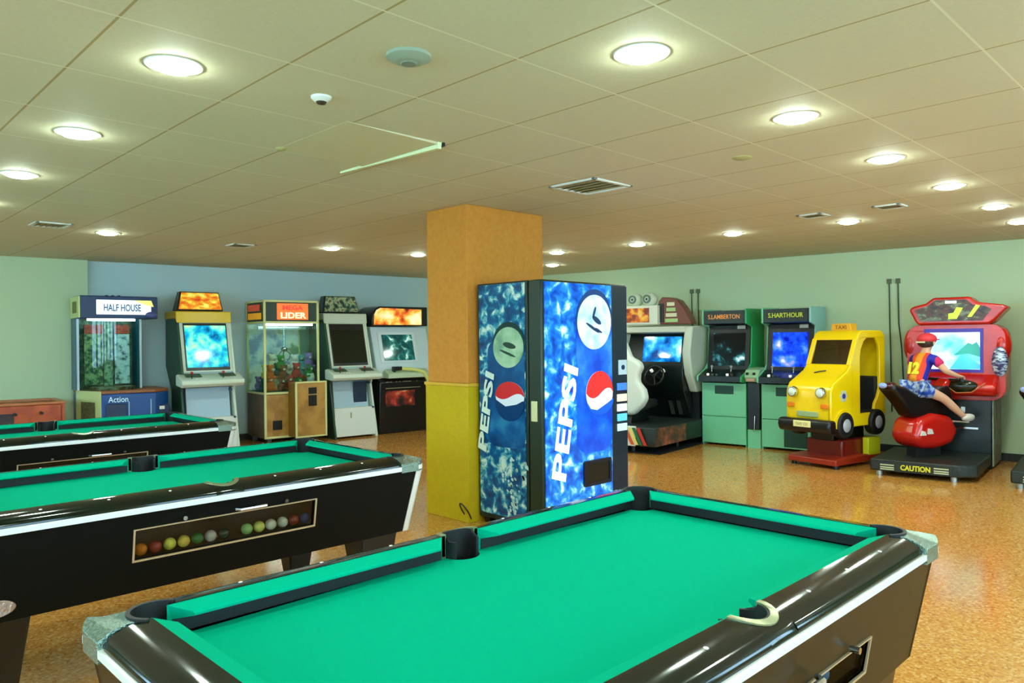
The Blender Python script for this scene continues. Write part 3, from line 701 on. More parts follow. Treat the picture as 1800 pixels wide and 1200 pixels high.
t, tf = candy_cab(1.19, 'white arcade cabinet with glowing turquoise screen and yellow hood, left of the claw machine',
          mat('hood_yellow', (236, 196, 40), .3),
          ramp_mat('marquee_orange', [(.32, (240, 240, 120)), (.45, (236, 190, 50)), (.55, (236, 130, 30)), (.68, (200, 60, 24))], 9, 5, .3, .55, (1, 1, 2)),
          ramp_mat('screen_turquoise', [(.34, (0, 70, 130)), (.44, (0, 150, 200)), (.54, (40, 200, 205)), (.64, (150, 240, 200)), (.74, (220, 250, 120))], 7, 8, .1, .75), 0)
t, tf = candy_cab(3.27, 'white arcade cabinet with dark reflecting screen, right of the claw machine',
          mat('hood_white', (206, 218, 200), .3),
          ramp_mat('marquee_grey', [(.36, (20, 46, 40)), (.48, (80, 110, 90)), (.56, (170, 190, 140)), (.64, (120, 90, 70)), (.72, (40, 60, 60))], 14, 6, .3, .12),
          mat('screen_off', (3, 26, 22), .05, spec=.8), 0, True)

# --- claw machine
t, tf = wroot('L', 'claw_machine', 'tall wooden claw crane machine full of plush toys with an orange sign', 'claw machine', 2.35, .48)
a, b = 1.94, 2.76
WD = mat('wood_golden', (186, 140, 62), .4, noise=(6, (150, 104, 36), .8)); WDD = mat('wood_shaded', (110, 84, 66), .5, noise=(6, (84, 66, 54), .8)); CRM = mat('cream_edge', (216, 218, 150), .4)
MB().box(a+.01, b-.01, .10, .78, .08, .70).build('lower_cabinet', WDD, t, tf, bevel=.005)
bx(a+.025, b-.02, .775, .79, .10, .69).build('front_door', WD, t, tf)
for q in ((a+.05, .14), (b-.12, .14), (a+.05, .70), (b-.12, .70)): bx(q[0], q[0]+.06, q[1], q[1]+.06, 0, .085).build('foot', BLK, t, tf)
bx(a+.12, a+.25, .788, .80, .20, .33).build('prize_hatch', BLKM, t, tf)
e = MB()
for z_ in (.08, .70, 1.70, 2.0): e.box(a, b, .775, .80, z_, z_+.03)
for u_ in (a, b-.03): e.box(u_, u_+.03, .77, .80, .08, 2.03); e.box(u_, u_+.03, .10, .13, .70, 2.03)
for z_ in (.70, 1.70, 2.0):
    for u_ in (a, b-.03): e.box(u_, u_+.03, .10, .80, z_, z_+.03)
e.build('edge_frame', CRM, t, tf, bevel=.003)
MB().box(a+.01, b-.01, .10, .77, 1.73, 2.0).build('sign_box', mat('sign_green', (20, 50, 30), .4), t, tf)
bx(a+.01, b-.01, .10, .77, 1.99, 2.02).build('roof', mat('roof_dark', (60, 40, 24), .5), t, tf)
sg = bx(2.14, 2.60, .77, .785, 1.755, 1.985).build('sign', mat('sign_orange', (238, 104, 20), .3, emit=.8), t, tf)
def wtext(body, u, d, z, size, m, par, tf, name='lettering', fit=None, bold=0.):
    return MB().text(body, (u, -d, z), (1, 0, 0), (0, 0, 1), size, fit, .004, bold).build(name, m, par, lambda x, y, zz: tf(x, -y, zz), smooth=False)
lw = mat('lettering_cream', (250, 232, 190), .3, emit=.8)
wtext('MEGA', 2.37, .786, 1.925, .1, mat('lettering_red', (214, 50, 20), .3, emit=.6), sg, tf, fit=(.30, .07), bold=.003)
wtext('LIDER', 2.38, .786, 1.815, .1, lw, sg, tf, fit=(.38, .085), bold=.003)
bx(a-.006, a+.012, .2, .62, 1.88, 1.97).build('side_sign', mat('side_sign_red', (200, 70, 30), .4, emit=.3), t, tf)
bx(a-.006, a+.012, .2, .68, 1.76, 1.85).build('side_sign', mat('side_sign_yellow', (232, 160, 20), .4, emit=.3), t, tf)
bx(a+.02, b-.02, .11, .125, .73, 1.70).build('back_panel', ramp_mat('claw_back_picture', [(.35, (110, 130, 150)), (.48, (170, 200, 200)), (.58, (200, 216, 190)), (.7, (110, 140, 110))], 5, 6, .3, .25), t, tf)
bx(a+.02, b-.02, .12, .77, .70, .735).build('toy_bed', mat('toy_bed', (50, 110, 110), .7), t, tf)
bx(a+.03, b-.03, .782, .786, .73, 1.70).build('glass_pane', glass_mat('claw_glass', (225, 240, 235), .93), t, tf)
bx(a+.002, a+.006, .13, .77, .73, 1.70).build('glass_pane', MATS['claw_glass'], t, tf)
bx(b-.006, b-.002, .13, .77, .73, 1.70).build('glass_pane', MATS['claw_glass'], t, tf)
MB().cyl((a+.06, .70, 1.685), (b-.06, .70, 1.685), .014).build('light_tube', mat('tube_glow', (225, 245, 255), .4, emit=24.), t, tf)
bx(a+.05, b-.05, .42, .45, 1.62, 1.66).build('gantry', CH, t, tf)
cl = MB().cyl((2.38, .43, 1.3), (2.38, .43, 1.63), .012).ball((2.38, .43, 1.33), (.05, .05, .04))
for k in range(3):
    an = 2*PI*k/3
    cl.tube([(2.38+.03*math.cos(an), .43+.03*math.sin(an), 1.31), (2.38+.09*math.cos(an), .43+.09*math.sin(an), 1.26), (2.38+.08*math.cos(an), .43+.08*math.sin(an), 1.19), (2.38+.03*math.cos(an), .43+.03*math.sin(an), 1.16)], .008)
cl.build('claw', CH, t, tf)
cbx = MB().box(2.29, 2.75, .80, 1.04, .10, .86).build('coin_box', WD, t, tf, bevel=.004)
e = MB()
for u_ in (2.285, 2.73): e.box(u_, u_+.025, 1.03, 1.05, .10, .87)
for z_ in (.09, .855): e.box(2.285, 2.755, 1.03, 1.05, z_, z_+.022)
e.build('box_edge', CRM, cbx, tf)
bx(2.285, 2.29, .80, 1.03, .10, .86).build('box_side', mat('wood_side', (130, 92, 20), .5), cbx, tf)
for z_, hh in ((.70, .045), (.53, .075)):
    bx(2.48, 2.60, 1.04, 1.055, z_, z_+2*hh).build('coin_slot', BLKM, cbx, tf, bevel=.004)
bx(2.49, 2.59, 1.055, 1.058, .69, .70).build('slot_strip', CH, cbx, tf)
# plush toys inside
toycols = [((30, 150, 60), 'green'), ((240, 110, 30), 'orange'), ((240, 236, 200), 'cream'), ((60, 90, 200), 'blue'), ((240, 240, 240), 'white'), ((150, 84, 60), 'brown'),
           ((80, 180, 180), 'turquoise'), ((236, 210, 70), 'yellow'), ((150, 120, 190), 'purple'), ((200, 60, 60), 'red'), ((160, 200, 220), 'pale blue'), ((20, 90, 90), 'dark teal'), ((232, 150, 170), 'pink')]
random.seed(11)
spots_ = []
for r_, (z_, dd) in enumerate(((.735, .68), (.735, .50), (.735, .30), (.90, .66), (.90, .44), (1.04, .60), (1.04, .36))):
    n_ = (5, 5, 4, 4, 4, 3, 2)[r_]
    for k in range(n_):
        lo = 2.07 if r_ < 5 else 2.25
        u_ = lo+(2.66-lo)*k/(max(n_-1, 1))+random.uniform(-.02, .02)
        spots_.append((u_, dd+random.uniform(-.02, .02), z_, r_))
rowname = ('front bottom row', 'middle of the bottom', 'back of the bottom', 'second layer at the front', 'second layer at the back', 'top layer at the front', 'top layer at the back')
posname = ('leftmost', 'second from left', 'third from left', 'fourth from left', 'fifth from left')
cnt = {}
for i, (u_, d_2, z_, r_) in enumerate(spots_):
    col, cn = toycols[(i*4+3*r_+1) % len(toycols)]
    k = cnt.get(r_, 0); cnt[r_] = k+1
    p = wpt('L', u_, d_2, z_); s_ = random.uniform(.9, 1.1)
    m_ = mat('plush_'+cn.replace(' ', '_'), col, .95, spec=.1)
    tt = thing('plush_toy', '%s plush toy in the claw machine, %s, %s' % (cn, rowname[r_], posname[k]), 'plush toy', p, random.uniform(-.5, .5)+TL, 'plush toys piled in the claw machine')
    MB().ball((0, 0, .07*s_), (.068*s_, .058*s_, .07*s_), 12, 8).ball((-.05*s_, -.045, .035), (.028, .04, .026), 8, 6).ball((.05*s_, -.045, .035), (.028, .04, .026), 8, 6).build('body', m_, tt)
    hd = MB().ball((0, -.01, .165*s_), .052*s_, 12, 8).ball((-.042, 0, .205*s_), .02, 8, 6).ball((.042, 0, .205*s_), .02, 8, 6).build('head', m_, tt)
    MB().ball((0, -.058, .155*s_), (.02, .014, .016), 8, 6).build('muzzle', mat('plush_muzzle', (236, 226, 200), .9), hd)

# --- prize pusher at far left
t, tf = wroot('L', 'prize_machine', 'blue glass prize machine with white lit top sign at the far left wall', 'prize machine', .2, .5)
NB = mat('machine_blue', (14, 70, 140), .3); YG = mat('pale_lime_panel', (206, 220, 150), .4)
foot = [(-.28, .12), (-.28, .36), (-.10, .86), (.50, .92), (.70, .74), (.70, .12)]
MB().prism(foot, lambda p, q, z: (p, q, z), .0, .82).build('base_cabinet', NB, t, tf, bevel=.012)
MB().prism([(p*1.0, q) for p, q in foot], lambda p, q, z: (p, q, z), .822, .86).build('base_top', mat('deck_rust', (150, 92, 50), .5), t, tf, bevel=.01)
dn = Vector((-.10+.28, .86-.36, 0)).normalized()
def on_slant(s0, s1, z0, z1, th, lift):
    A = Vector((-.28, .36, 0)); n = Vector((-dn.y, dn.x, 0))
    q = [A+dn*s0+n*lift, A+dn*s1+n*lift, A+dn*s1+n*(lift+th), A+dn*s0+n*(lift+th)]
    return MB().hexa([(v.x, v.y, z0) for v in q], [(v.x, v.y, z1) for v in q])
on_slant(.0, .53, .02, .855, .012, -.002).build('side_panel', YG, t, tf)
on_slant(.12, .42, .30, .72, .006, .010).build('side_picture', ramp_mat('side_picture_olive', [(.4, (90, 100, 60)), (.5, (130, 130, 90)), (.6, (70, 90, 60))], 40, 4, .5), t, tf)
def front_d(u): return .86+(u+.10)*.1
bx(-.05, .18, .87, .90, .30, .70).build('prize_door', mat('dark_navy', (6, 34, 74), .3), t, tf, bevel=.01)
bx(.50, .68, .80, .86, .42, .66).build('prize_door', MATS['dark_navy'], t, tf, bevel=.01)
bx(.195, .205, .895, .91, .30, .72).build('door_edge', mat('edge_pale', (150, 200, 220), .3), t, tf)
bx(.44, .45, .918, .93, .30, .74).build('door_edge', MATS['edge_pale'], t, tf)
bx(.54, .62, .86, .868, .60, .64).build('label_plate', WHT, t, tf)
wtext('Action', .08, .905, .755, .1, mat('lettering_ice', (200, 232, 245), .3, emit=.3), t, tf, fit=(.22, .07))
# glass column with pictures
gl = MB(); oc = arc(.08, .50, .34, 200, -20, 18)[::-1]
pts = [(.08+.34*math.cos(math.radians(a_)), .45+.33*math.sin(math.radians(a_))) for a_ in range(0, 181, 12)]
inner = [(.08+.335*math.cos(math.radians(a_)), .45+.325*math.sin(math.radians(a_))) for a_ in range(0, 181, 12)]
gl.holed([pts+inner[::-1]], lambda p, q, z: (p, q, z), .86, 1.74)
gl.build('curved_glass', glass_mat('pusher_glass', (215, 236, 230), .975), t, tf)
bx(-.28, .44, .12, .15, .86, 1.75).build('back_wall', mat('pusher_back', (96, 120, 96), .4, emit=.0, noise=(18, (170, 190, 150), .9)), t, tf)
for u_ in (-.30, .40): bx(u_, u_+.04, .13, .44, .86, 1.75).build('side_post', mat('post_teal', (10, 84, 110), .3), t, tf)
bx(.425, .45, .42, .46, .86, 1.75).build('post_edge', mat('post_white', (200, 214, 220), .3), t, tf)
bx(-.29, -.265, .42, .46, .86, 1.75).build('post_edge', MATS['post_white'], t, tf)
for u0_, u1_, mm in ((-.19, .02, ramp_mat('card_olive', [(.42, (190, 200, 140)), (.52, (110, 140, 90)), (.62, (50, 80, 60))], 22, 5, .4)), (.16, .33, ramp_mat('card_white', [(.45, (220, 232, 236)), (.56, (180, 200, 200)), (.66, (70, 90, 90))], 16, 5, .4, .15))):
    bx(u0_, u1_, .33, .345, .92, 1.56).build('prize_card', mm, t, tf)
    bx(u0_, u1_, .33, .348, 1.565, 1.68).build('card_header', mat('header_red', (224, 74, 40), .4, noise=(30, (150, 30, 20), .8)), t, tf)
bx(.03, .13, .30, .36, .90, 1.70).build('centre_column', mat('centre_col', (80, 110, 80), .4, noise=(24, (200, 214, 170), .9)), t, tf)
MB().cyl((-.20, .62, 1.735), (.34, .62, 1.735), .012).build('light_tube', MATS['tube_glow'], t, tf)
MB().cyl((.1, .5, .86), (.1, .5, .90), .26).build('pusher_plate', mat('pusher_plate', (176, 150, 120), .3, .5, noise=(20, (120, 60, 30), .8)), t, tf)
MB().box(-.30, .58, .12, .74, 1.75, 2.03).build('top_box', mat('top_navy', (8, 44, 90), .35), t, tf, bevel=.01)
sg = bx(-.12, .50, .74, .755, 1.80, 1.98).build('top_sign', mat('sign_white_lit', (226, 242, 246), .3, emit=1.0), t, tf, bevel=.004)
wtext('HALF HOUSE', .17, .757, 1.885, .1, mat('sign_ink', (40, 90, 150), .4), sg, tf, fit=(.42, .09), bold=.002)
MB().prism([(.30, 1.98), (.50, 1.98), (.53, 1.90), (.44, 1.92)], FP, .757, .76).build('sign_flash', mat('flash_yellow', (240, 226, 120), .3, emit=.7), sg, tf)
MB().ball((.50, .76, 1.80), (.07, .02, .04), 12, 8).build('sign_ornament', mat('orn_violet', (70, 80, 140), .3), t, tf)
bx(-.31, -.295, .16, .74, 1.76, 2.02).build('side_sign', YG, t, tf)
bx(-.318, -.309, .36, .60, 1.82, 1.96).build('side_emblem', mat('emblem_olive', (110, 110, 50), .5), t, tf)
for k in range(3): bx(.02+k*.07, .05+k*.07, .5, .54, 2.03, 2.05).build('top_bolt', BLK, t, tf)

# --- black shooting cabinet marked PLAYER 1
t, tf = wroot('L', 'arcade_cabinet', 'black and white gun game cabinet marked PLAYER 1, partly behind the column', 'arcade machine', 4.2, .5)
u0_, u1_ = 3.70, 4.72
MB().prism([(.12, 0), (.86, 0), (.90, .80), (.80, .86), (.12, .86)], UP, u0_, u1_).build('base', BLK, t, tf, bevel=.012)
MB().prism([(.12, .86), (.84, .86), (.80, .98), (.60, 1.66), (.12, 1.66)], UP, u0_, u1_).build('console', mat('console_white', (196, 216, 222), .35), t, tf, bevel=.015)
incl(3.80, 4.46, (.648, 1.57), (.775, 1.10), .02).build('screen_surround', mat('surround_white', (214, 228, 232), .35), t, tf)
incl(3.86, 4.41, (.664, 1.535), (.776, 1.13), .02).build('screen', ramp_mat('screen_teal', [(.4, (8, 60, 60)), (.52, (20, 96, 92)), (.6, (80, 150, 140)), (.68, (210, 235, 225))], 8, 7, .08, .5, distort=.8), t, tf)
mo = [(3.70, 1.67), (4.72, 1.67), (4.72, 1.98), (3.84, 1.98), (3.76, 1.94), (3.71, 1.85)]
mq = MB().prism(mo, FP, .14, .66).build('marquee', BLK, t, tf, bevel=.015)
MB().prism([(3.735, 1.69), (4.60, 1.69), (4.60, 1.94), (3.85, 1.955), (3.78, 1.92), (3.74, 1.85)], FP, .66, .67).build('marquee_picture',
  ramp_mat('marquee_fire', [(.36, (14, 16, 40)), (.46, (90, 24, 14)), (.53, (226, 90, 20)), (.60, (250, 190, 70)), (.68, (255, 240, 190))], 3.2, 5, .3, .6), mq, tf)
wtext('PLAYER 1', 4.09, .893, .775, .1, mat('lettering_plain', (214, 210, 190), .4), t, tf, fit=(.56, .06), bold=.002)
bx(3.80, 4.42, .896, .900, .70, .708).build('stripe', mat('stripe_pale', (170, 160, 120), .4), t, tf)
bx(3.80, 4.32, .885, .893, .42, .66).build('base_picture', ramp_mat('base_red_picture', [(.38, (20, 8, 6)), (.5, (110, 30, 16)), (.6, (190, 50, 30)), (.7, (240, 190, 120))], 6, 5, .4), t, tf)
MB().prism([(.80, .95), (.86, 1.0), (1.00, .93), (1.0, .86), (.84, .86)], UP, 3.80, 4.55).build('gun_shelf', mat('shelf_pale', (186, 204, 170), .4), t, tf, bevel=.01)
MB().tube([(4.05, .95, 1.0), (4.25, .98, .99), (4.42, 1.0, .94), (4.50, 1.0, .82), (4.50, .98, .72)], .028).build('gun_hose', mat('hose_lime', (210, 214, 120), .4), t, tf)
MB().box(3.90, 4.05, .90, .98, .985, 1.04).box(3.90, 3.94, .90, .97, .95, 1.0).build('light_gun', BLK, t, tf, bevel=.01)
for q in (3.78, 4.6): bx(q, q+.06, .2, .26, -.0, .01).build('foot', BLK, t, tf)

# --- football table at far left
t, tf = wroot('L', 'football_table', 'orange-brown wooden football table against the far left wall', 'football table', -1.2, .62)
OB = mat('wood_orange', (196, 90, 44), .4, noise=(6, (160, 62, 30), .8))
m_ = MB()
m_.box(-1.95, -.52, .95, .98, .50, .74).box(-1.95, -.52, .28, .31, .50, .74).box(-1.95, -1.92, .28, .98, .50, .74).box(-.55, -.50, .28, .98, .50, .76).box(-1.95, -.52, .3, .96, .50, .53)
m_.build('cabinet', OB, t, tf, bevel=.006)
bx(-1.93, -.54, .30, .95, .535, .55).build('playfield', mat('field_dark', (16, 50, 40), .5), t, tf)
e = MB()
for q in ((-1.97, -.49, .94, .99), (-1.97, -.49, .26, .32)): e.box(q[0], q[1], q[2], q[3], .745, .775)
e.box(-1.97, -1.9, .3, .96, .745, .775).box(-.56, -.49, .3, .96, .745, .775)
e.build('top_rim', mat('rim_tan', (190, 116, 70), .4), t, tf, bevel=.008)
for k in range(5):
    u_ = -1.75+k*.25
    r_ = MB().cyl((u_, .2, .66), (u_, 1.08, .66), .007).build('rod', CH, t, tf)
    MB().cyl((u_, 1.05, .66), (u_, 1.16, .66), .017).build('handle', BLK, r_, tf)
    pm = MB()
    for j in range(3): pm.box(u_-.012, u_+.012, .42+j*.18, .45+j*.18, .60, .70)
    pm.build('players', mat('player_blue', (30, 60, 140), .4), r_, tf)
bx(-1.85, -1.0, .982, .99, .50, .66).build('side_picture', mat('dark_art', (40, 46, 60), .4, noise=(14, (80, 40, 30), .8)), t, tf)
for q in ((-1.93, .3), (-.64, .3), (-1.93, .86), (-.64, .86)): bx(q[0], q[0]+.10, q[1], q[1]+.10, 0, .5).build('leg', mat('leg_dark_red', (120, 30, 16), .4), t, tf, bevel=.006)
bx(-.502, -.492, .34, .9, .52, .73).build('end_panel', mat('end_red', (190, 60, 24), .4), t, tf)

# --- green upright cabinets
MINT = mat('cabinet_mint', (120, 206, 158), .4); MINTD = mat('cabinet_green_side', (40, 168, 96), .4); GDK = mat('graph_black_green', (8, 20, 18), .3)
def green_cab(uc, label, word, wcol, screenm, lowhatch, sidem):
    t, tf = wroot('R', 'arcade_cabinet', label, 'arcade machine', uc, .4)
    hw = .29
    prof = [(.05, 0), (.68, 0), (.68, .84), (.84, .86), (.84, .93), (.60, 1.02), (.50, 1.10), (.46, 1.58), (.66, 1.62), (.66, 1.82), (.05, 1.83)]
    for s in (-1, 1):
        x0, x1 = sorted((uc+s*hw, uc+s*(hw+.022)))
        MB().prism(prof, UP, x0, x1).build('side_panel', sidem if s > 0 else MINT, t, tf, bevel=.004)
    MB().prism([(.08, .03), (.655, .03), (.655, .83), (.08, .83)], UP, uc-hw, uc+hw).build('lower_cabinet', MINT, t, tf)
    bx(uc-hw-.015, uc+hw+.015, .66, .69, .03, .385).build('lower_door', MINT, t, tf, bevel=.004)
    ud = bx(uc-hw-.015, uc+hw+.015, .66, .69, .395, .835).build('upper_door', MINT, t, tf, bevel=.004)
    bx(uc-.12, uc+.14, .688, .697, .69, .80).build('coin_door', mat('coin_door_dark', (8, 64, 44), .4), t, tf, bevel=.012)
    if lowhatch: bx(uc-.02, uc+.27, .688, .697, .05, .27).build('cash_door', MATS['coin_door_dark'], t, tf, bevel=.006)
    MB().prism([(.60, .84), (.83, .86), (.83, .93), (.60, 1.015), (.50, 1.0)], UP, uc-hw-.01, uc+hw).build('control_panel', GDK, t, tf)
    for k, (du, c_) in enumerate(((-.17, 0), (.10, 1))):
        j = MB().cyl((uc+du, .68, .98), (uc+du, .67, 1.05), .006).build('joystick', CH, t, tf)
        MB().ball((uc+du, .67, 1.055), .017).build('joystick_ball', mat('joy_grey', (150, 150, 140), .3), j, tf)
        for n_, dx in enumerate((.0, .06, .12)):
            if k == 1 and n_ == 2: continue
            MB().cyl((uc+du+dx, .79, .93), (uc+du+dx, .80, .963), .018).build('button', mat('btn_lit' if n_ == 0 else 'btn_dim', (235, 240, 230) if n_ == 0 else (70, 80, 70), .3, emit=.6 if n_ == 0 else 0), t, tf)
    MB().prism([(.10, .98), (.55, .98), (.47, 1.60), (.10, 1.60)], UP, uc-hw, uc+hw).build('monitor_housing', BLK, t, tf)
    sr = incl(uc-.22, uc+.23, (.492, 1.50), (.546, 1.06), .01).build('screen', screenm, t, tf)
    MB().prism([(.10, 1.60), (.64, 1.62), (.655, 1.63), (.655, 1.80), (.10, 1.81)], UP, uc-hw, uc+hw).build('marquee_box', GDK, t, tf)
    mq = bx(uc-.27, uc+.27, .652, .664, 1.645, 1.79).build('marquee', mat('marquee_dark_green', (12, 34, 24), .4, noise=(30, (50, 60, 30), .5)), t, tf)
    wtext(word, uc, .665, 1.718, .1, mat('lettering_'+word[:4].lower().replace('.', ''), wcol, .4, emit=.4), mq, tf, fit=(.44, .06), bold=.001)
    incl(uc+.12, uc+.23, (.493, 1.60), (.497, 1.555), .004).build('price_label', mat('price_label', (190, 200, 190), .4), t, tf)
    return t, tf
green_cab(-3.25, 'mint green arcade cabinet with a dark screen, left one of the green pair', 'S.LAMBERTON', (200, 130, 60),
          ramp_mat('screen_black_star', [(.50, (4, 12, 16)), (.6, (10, 40, 44)), (.66, (60, 130, 140)), (.74, (230, 240, 240))], 5, 4, .05, .7), False, MINTD)
green_cab(-2.43, 'mint green arcade cabinet with blue glowing screen, between its twin and the yellow taxi', 'S.HARTHOUR', (170, 180, 40),
          ramp_mat('screen_blue', [(.36, (0, 20, 150)), (.48, (10, 70, 230)), (.56, (60, 120, 250)), (.62, (130, 130, 235)), (.70, (220, 235, 255))], 6, 7, .05, 1.0), True, mat('side_pale_mint', (150, 204, 196), .4))
# coin box between them
t, tf = wroot('R', 'coin_box', 'narrow black coin box on a mint pedestal between the two green cabinets', 'coin box', -2.845, .55)
bx(-2.925, -2.755, .30, .68, 0, .24).build('pedestal', MINT, t, tf)
bx(-2.925, -2.755, .28, .70, .245, .855).build('box', GDK, t, tf, bevel=.01)
tp = MB().prism([(.30, .86), (.74, .86), (.78, .93), (.72, 1.02), (.60, 1.04), (.30, 1.04)], UP, -2.935, -2.745).build('head', mat('head_grey_mint', (150, 190, 150), .4), t, tf, bevel=.012)
for du in (-.05, .04): bx(-2.845+du-.015, -2.845+du+.015, .75, .775, .955, .985).build('key_slot', BLKM, tp, tf)
bx(-2.90, -2.79, .762, .785, .875, .905).build('receipt_tray', mat('tray_pink', (200, 150, 130), .4), tp, tf)
MB().tube([(-2.82, .705, .42), (-2.82, .72, .34), (-2.825, .722, .22)], .008).build('key_chain', CH, t, tf)

# --- driving simulator
t, tf = wroot('R', 'driving_simulator', 'sit-down driving game with white bucket seat and blue screen beside the drinks machine', 'driving game', -4.1, 1.2)
uL, uR = -4.75, -3.56
MB().prism([(.45, .10), (2.0, .10), (2.02, .16), (1.98, .33), (.45, .33)], UP, uL, uR).build('platform', mat('platform_dark', (20, 34, 30), .5), t, tf, bevel=.01)
MB().box(uL, uR+.012, .30, 1.9, .0, .012).build('floor_plate', BLKM, t, tf)
bx(uL, -4.0+.17, 1.985, 2.03, .10, .345).build('platform_front', WHT, t, tf, bevel=.01)
bx(uR-.01, uR+.012, 1.2, 2.0, .11, .33).build('platform_side', ramp_mat('side_rust', [(.4, (30, 34, 30)), (.55, (110, 60, 40)), (.7, (170, 90, 60))], 8, 5, .5), t, tf)
for k, c_ in enumerate(((214, 90, 50), (240, 220, 120), (20, 110, 60), (200, 50, 40))):
    u_ = -3.99+k*.06
    MB().prism([(u_, .33), (u_+.045, .33), (u_+.15, .12), (u_+.105, .12)], FP, 2.03, 2.036).build('stripe', mat('stripe_%d' % k, c_, .4), t, tf)
for q in ((-4.6, 1.85), (-3.95, 1.85), (-3.68, 1.2)): MB().cyl((q[0], q[1], 0), (q[0], q[1], .11), .03).build('caster', BLK, t, tf)
# console
MB().prism([(.08, 0), (.62, 0), (.62, .34), (.86, .72), (.90, 1.0), (.66, 1.56), (.08, 1.56)], UP, -4.66, -3.74).build('console', GDK, t, tf, bevel=.01)
for s, x0, x1 in ((-1, -4.70, -4.66), (1, -3.74, -3.62)):
    MB().prism([(.08, .70), (.70, .70), (.86, .95), (.92, 1.25), (.82, 1.60), (.08, 1.62)], UP, x0, x1).build('side_cheek', mat('cheek_white', (196, 206, 186), .4), t, tf, bevel=.02)
bx(-3.735, -3.625, .08, .62, 0, .70).build('side_skirt', BLK, t, tf)
incl(-4.38, -3.80, (.79, 1.46), (.865, 1.035), .02).build('screen', ramp_mat('screen_sea', [(.36, (0, 50, 120)), (.47, (10, 110, 190)), (.56, (40, 160, 225)), (.66, (140, 215, 240)), (.74, (230, 245, 250))], 5, 7, .06, .95), t, tf)
MB().prism([(.66, 1.50), (.84, 1.52), (.84, 1.60), (.66, 1.62)], UP, -4.66, -3.72).build('visor', mat('visor_white', (206, 210, 190), .4), t, tf, bevel=.01)
wh = MB(); n = 24; ctr = Vector((-4.05, 1.12, .93)); ax = Vector((0, 1, .45)).normalized(); aa = ax.orthogonal().normalized(); bb = ax.cross(aa)
ringp = [ctr+(aa*math.cos(2*PI*i/n)+bb*math.sin(2*PI*i/n))*.14 for i in range(n+1)]
wh.tube(ringp, .015).cyl(ctr-ax*.2, ctr+ax*.01, .03)
for a_ in (0, 2.1, 4.2): wh.tube([ctr, ctr+(aa*math.cos(a_)+bb*math.sin(a_))*.13], .012)
wh.build('steering_wheel', BLK, t, tf)
for q in (-4.2, -4.02): MB().cyl((q, .90, .98), (q, .925, 1.0), .022).build('start_button', mat('start_lit', (235, 240, 225), .3, emit=.5), t, tf)
for q in (-3.98, -3.86): MB().prism([(.66, .38), (.70, .38), (.80, .58), (.76, .60)], UP, q-.03, q+.03).build('pedal', CH, t, tf)
# seat (shell seen from behind)
shell = [(-4.62, 1.42), (-4.20, 1.42), (-4.15, 1.32), (-4.10, 1.20), (-3.97, 1.14), (-3.93, 1.06), (-3.98, .98), (-3.99, .88), (-3.90, .78), (-3.87, .66), (-3.93, .56), (-4.0, .50), (-4.06, .44), (-4.60, .44), (-4.74, .60), (-4.72, 1.1)]
MB().prism(shell, FP, 1.55, 1.68).build('seat_back', mat('seat_white', (222, 230, 218), .35), t, tf, bevel=.045, seg=4)
MB().prism([(-4.55, 1.38), (-4.25, 1.38), (-4.12, 1.05), (-4.05, .60), (-4.6, .60), (-4.66, 1.05)], FP, 1.47, 1.56).build('seat_cushion', BLKM, t, tf, bevel=.03)
MB().prism([(1.05, .52), (1.56, .46), (1.56, .60), (1.05, .62)], UP, -4.62, -4.02).build('seat_base', BLKM, t, tf, bevel=.03)
MB().prism([(1.15, .33), (1.62, .33), (1.58, .47), (1.2, .52)], UP, -4.5, -4.12).build('seat_mount', BLK, t, tf)
# signs above
sgn = bx(-4.70, -4.13, .70, .86, 1.63, 1.90).build('sign_box', mat('sign_white', (226, 230, 210), .4), t, tf, bevel=.008)
bx(-4.66, -4.26, .858, .868, 1.665, 1.865).build('sign_picture', ramp_mat('sign_orange_picture', [(.38, (120, 50, 20)), (.5, (200, 90, 30)), (.6, (240, 170, 40)), (.7, (220, 200, 120))], 10, 5, .4, .2), sgn, tf)
for q in (-4.53, -4.30):
    s_ = MB().ball((q, .76, 1.985), (.115, .10, .10), 18, 12).build('speaker', mat('speaker_cream', (214, 226, 200), .5), t, tf)
    MB().ring((q, .845, 1.99), (0, 1, .1), .06, .035, .02).build('speaker_ring', mat('speaker_ring', (90, 120, 110), .4), s_, tf)
    MB().ball((q, .855, 1.99), (.018, .012, .018), 10, 6).build('speaker_cap', BLK, s_, tf)
cv = [(-4.16, 1.63), (-3.66, 1.63), (-3.70, 1.72), (-3.78, 1.86), (-3.86, 1.96), (-3.96, 2.0), (-4.10, 2.01), (-4.16, 1.95)]
mq = MB().prism(cv, FP, .60, .78).build('marquee', mat('marquee_rust', (120, 60, 40), .4), t, tf, bevel=.01)
for k in range(4):
    z_ = 1.66+k*.075
    bx(-4.05+.01*k, -3.86-.015*k, .78, .79, z_, z_+.05).build('marquee_stripe', mat('stripe_pale_green' if k % 2 == 0 else 'stripe_cream', (170, 206, 130) if k % 2 == 0 else (222, 222, 180), .4), mq, tf)
bx(-4.155, -4.075, .78, .79, 1.66, 1.92).build('marquee_edge', GDK, mq, tf)

# --- taxi kiddie ride
YEL = mat('taxi_yellow', (250, 208, 8), .22, spec=.6); AM = mat('taxi_orange_plate', (236, 150, 20), .35)
yawc = math.radians(17)
pc = wpt('R', -1.66, 1.2)
t = thing('taxi_ride', 'yellow coin-operated children\'s taxi ride on a red base', 'kiddie ride', pc, TR-yawc)
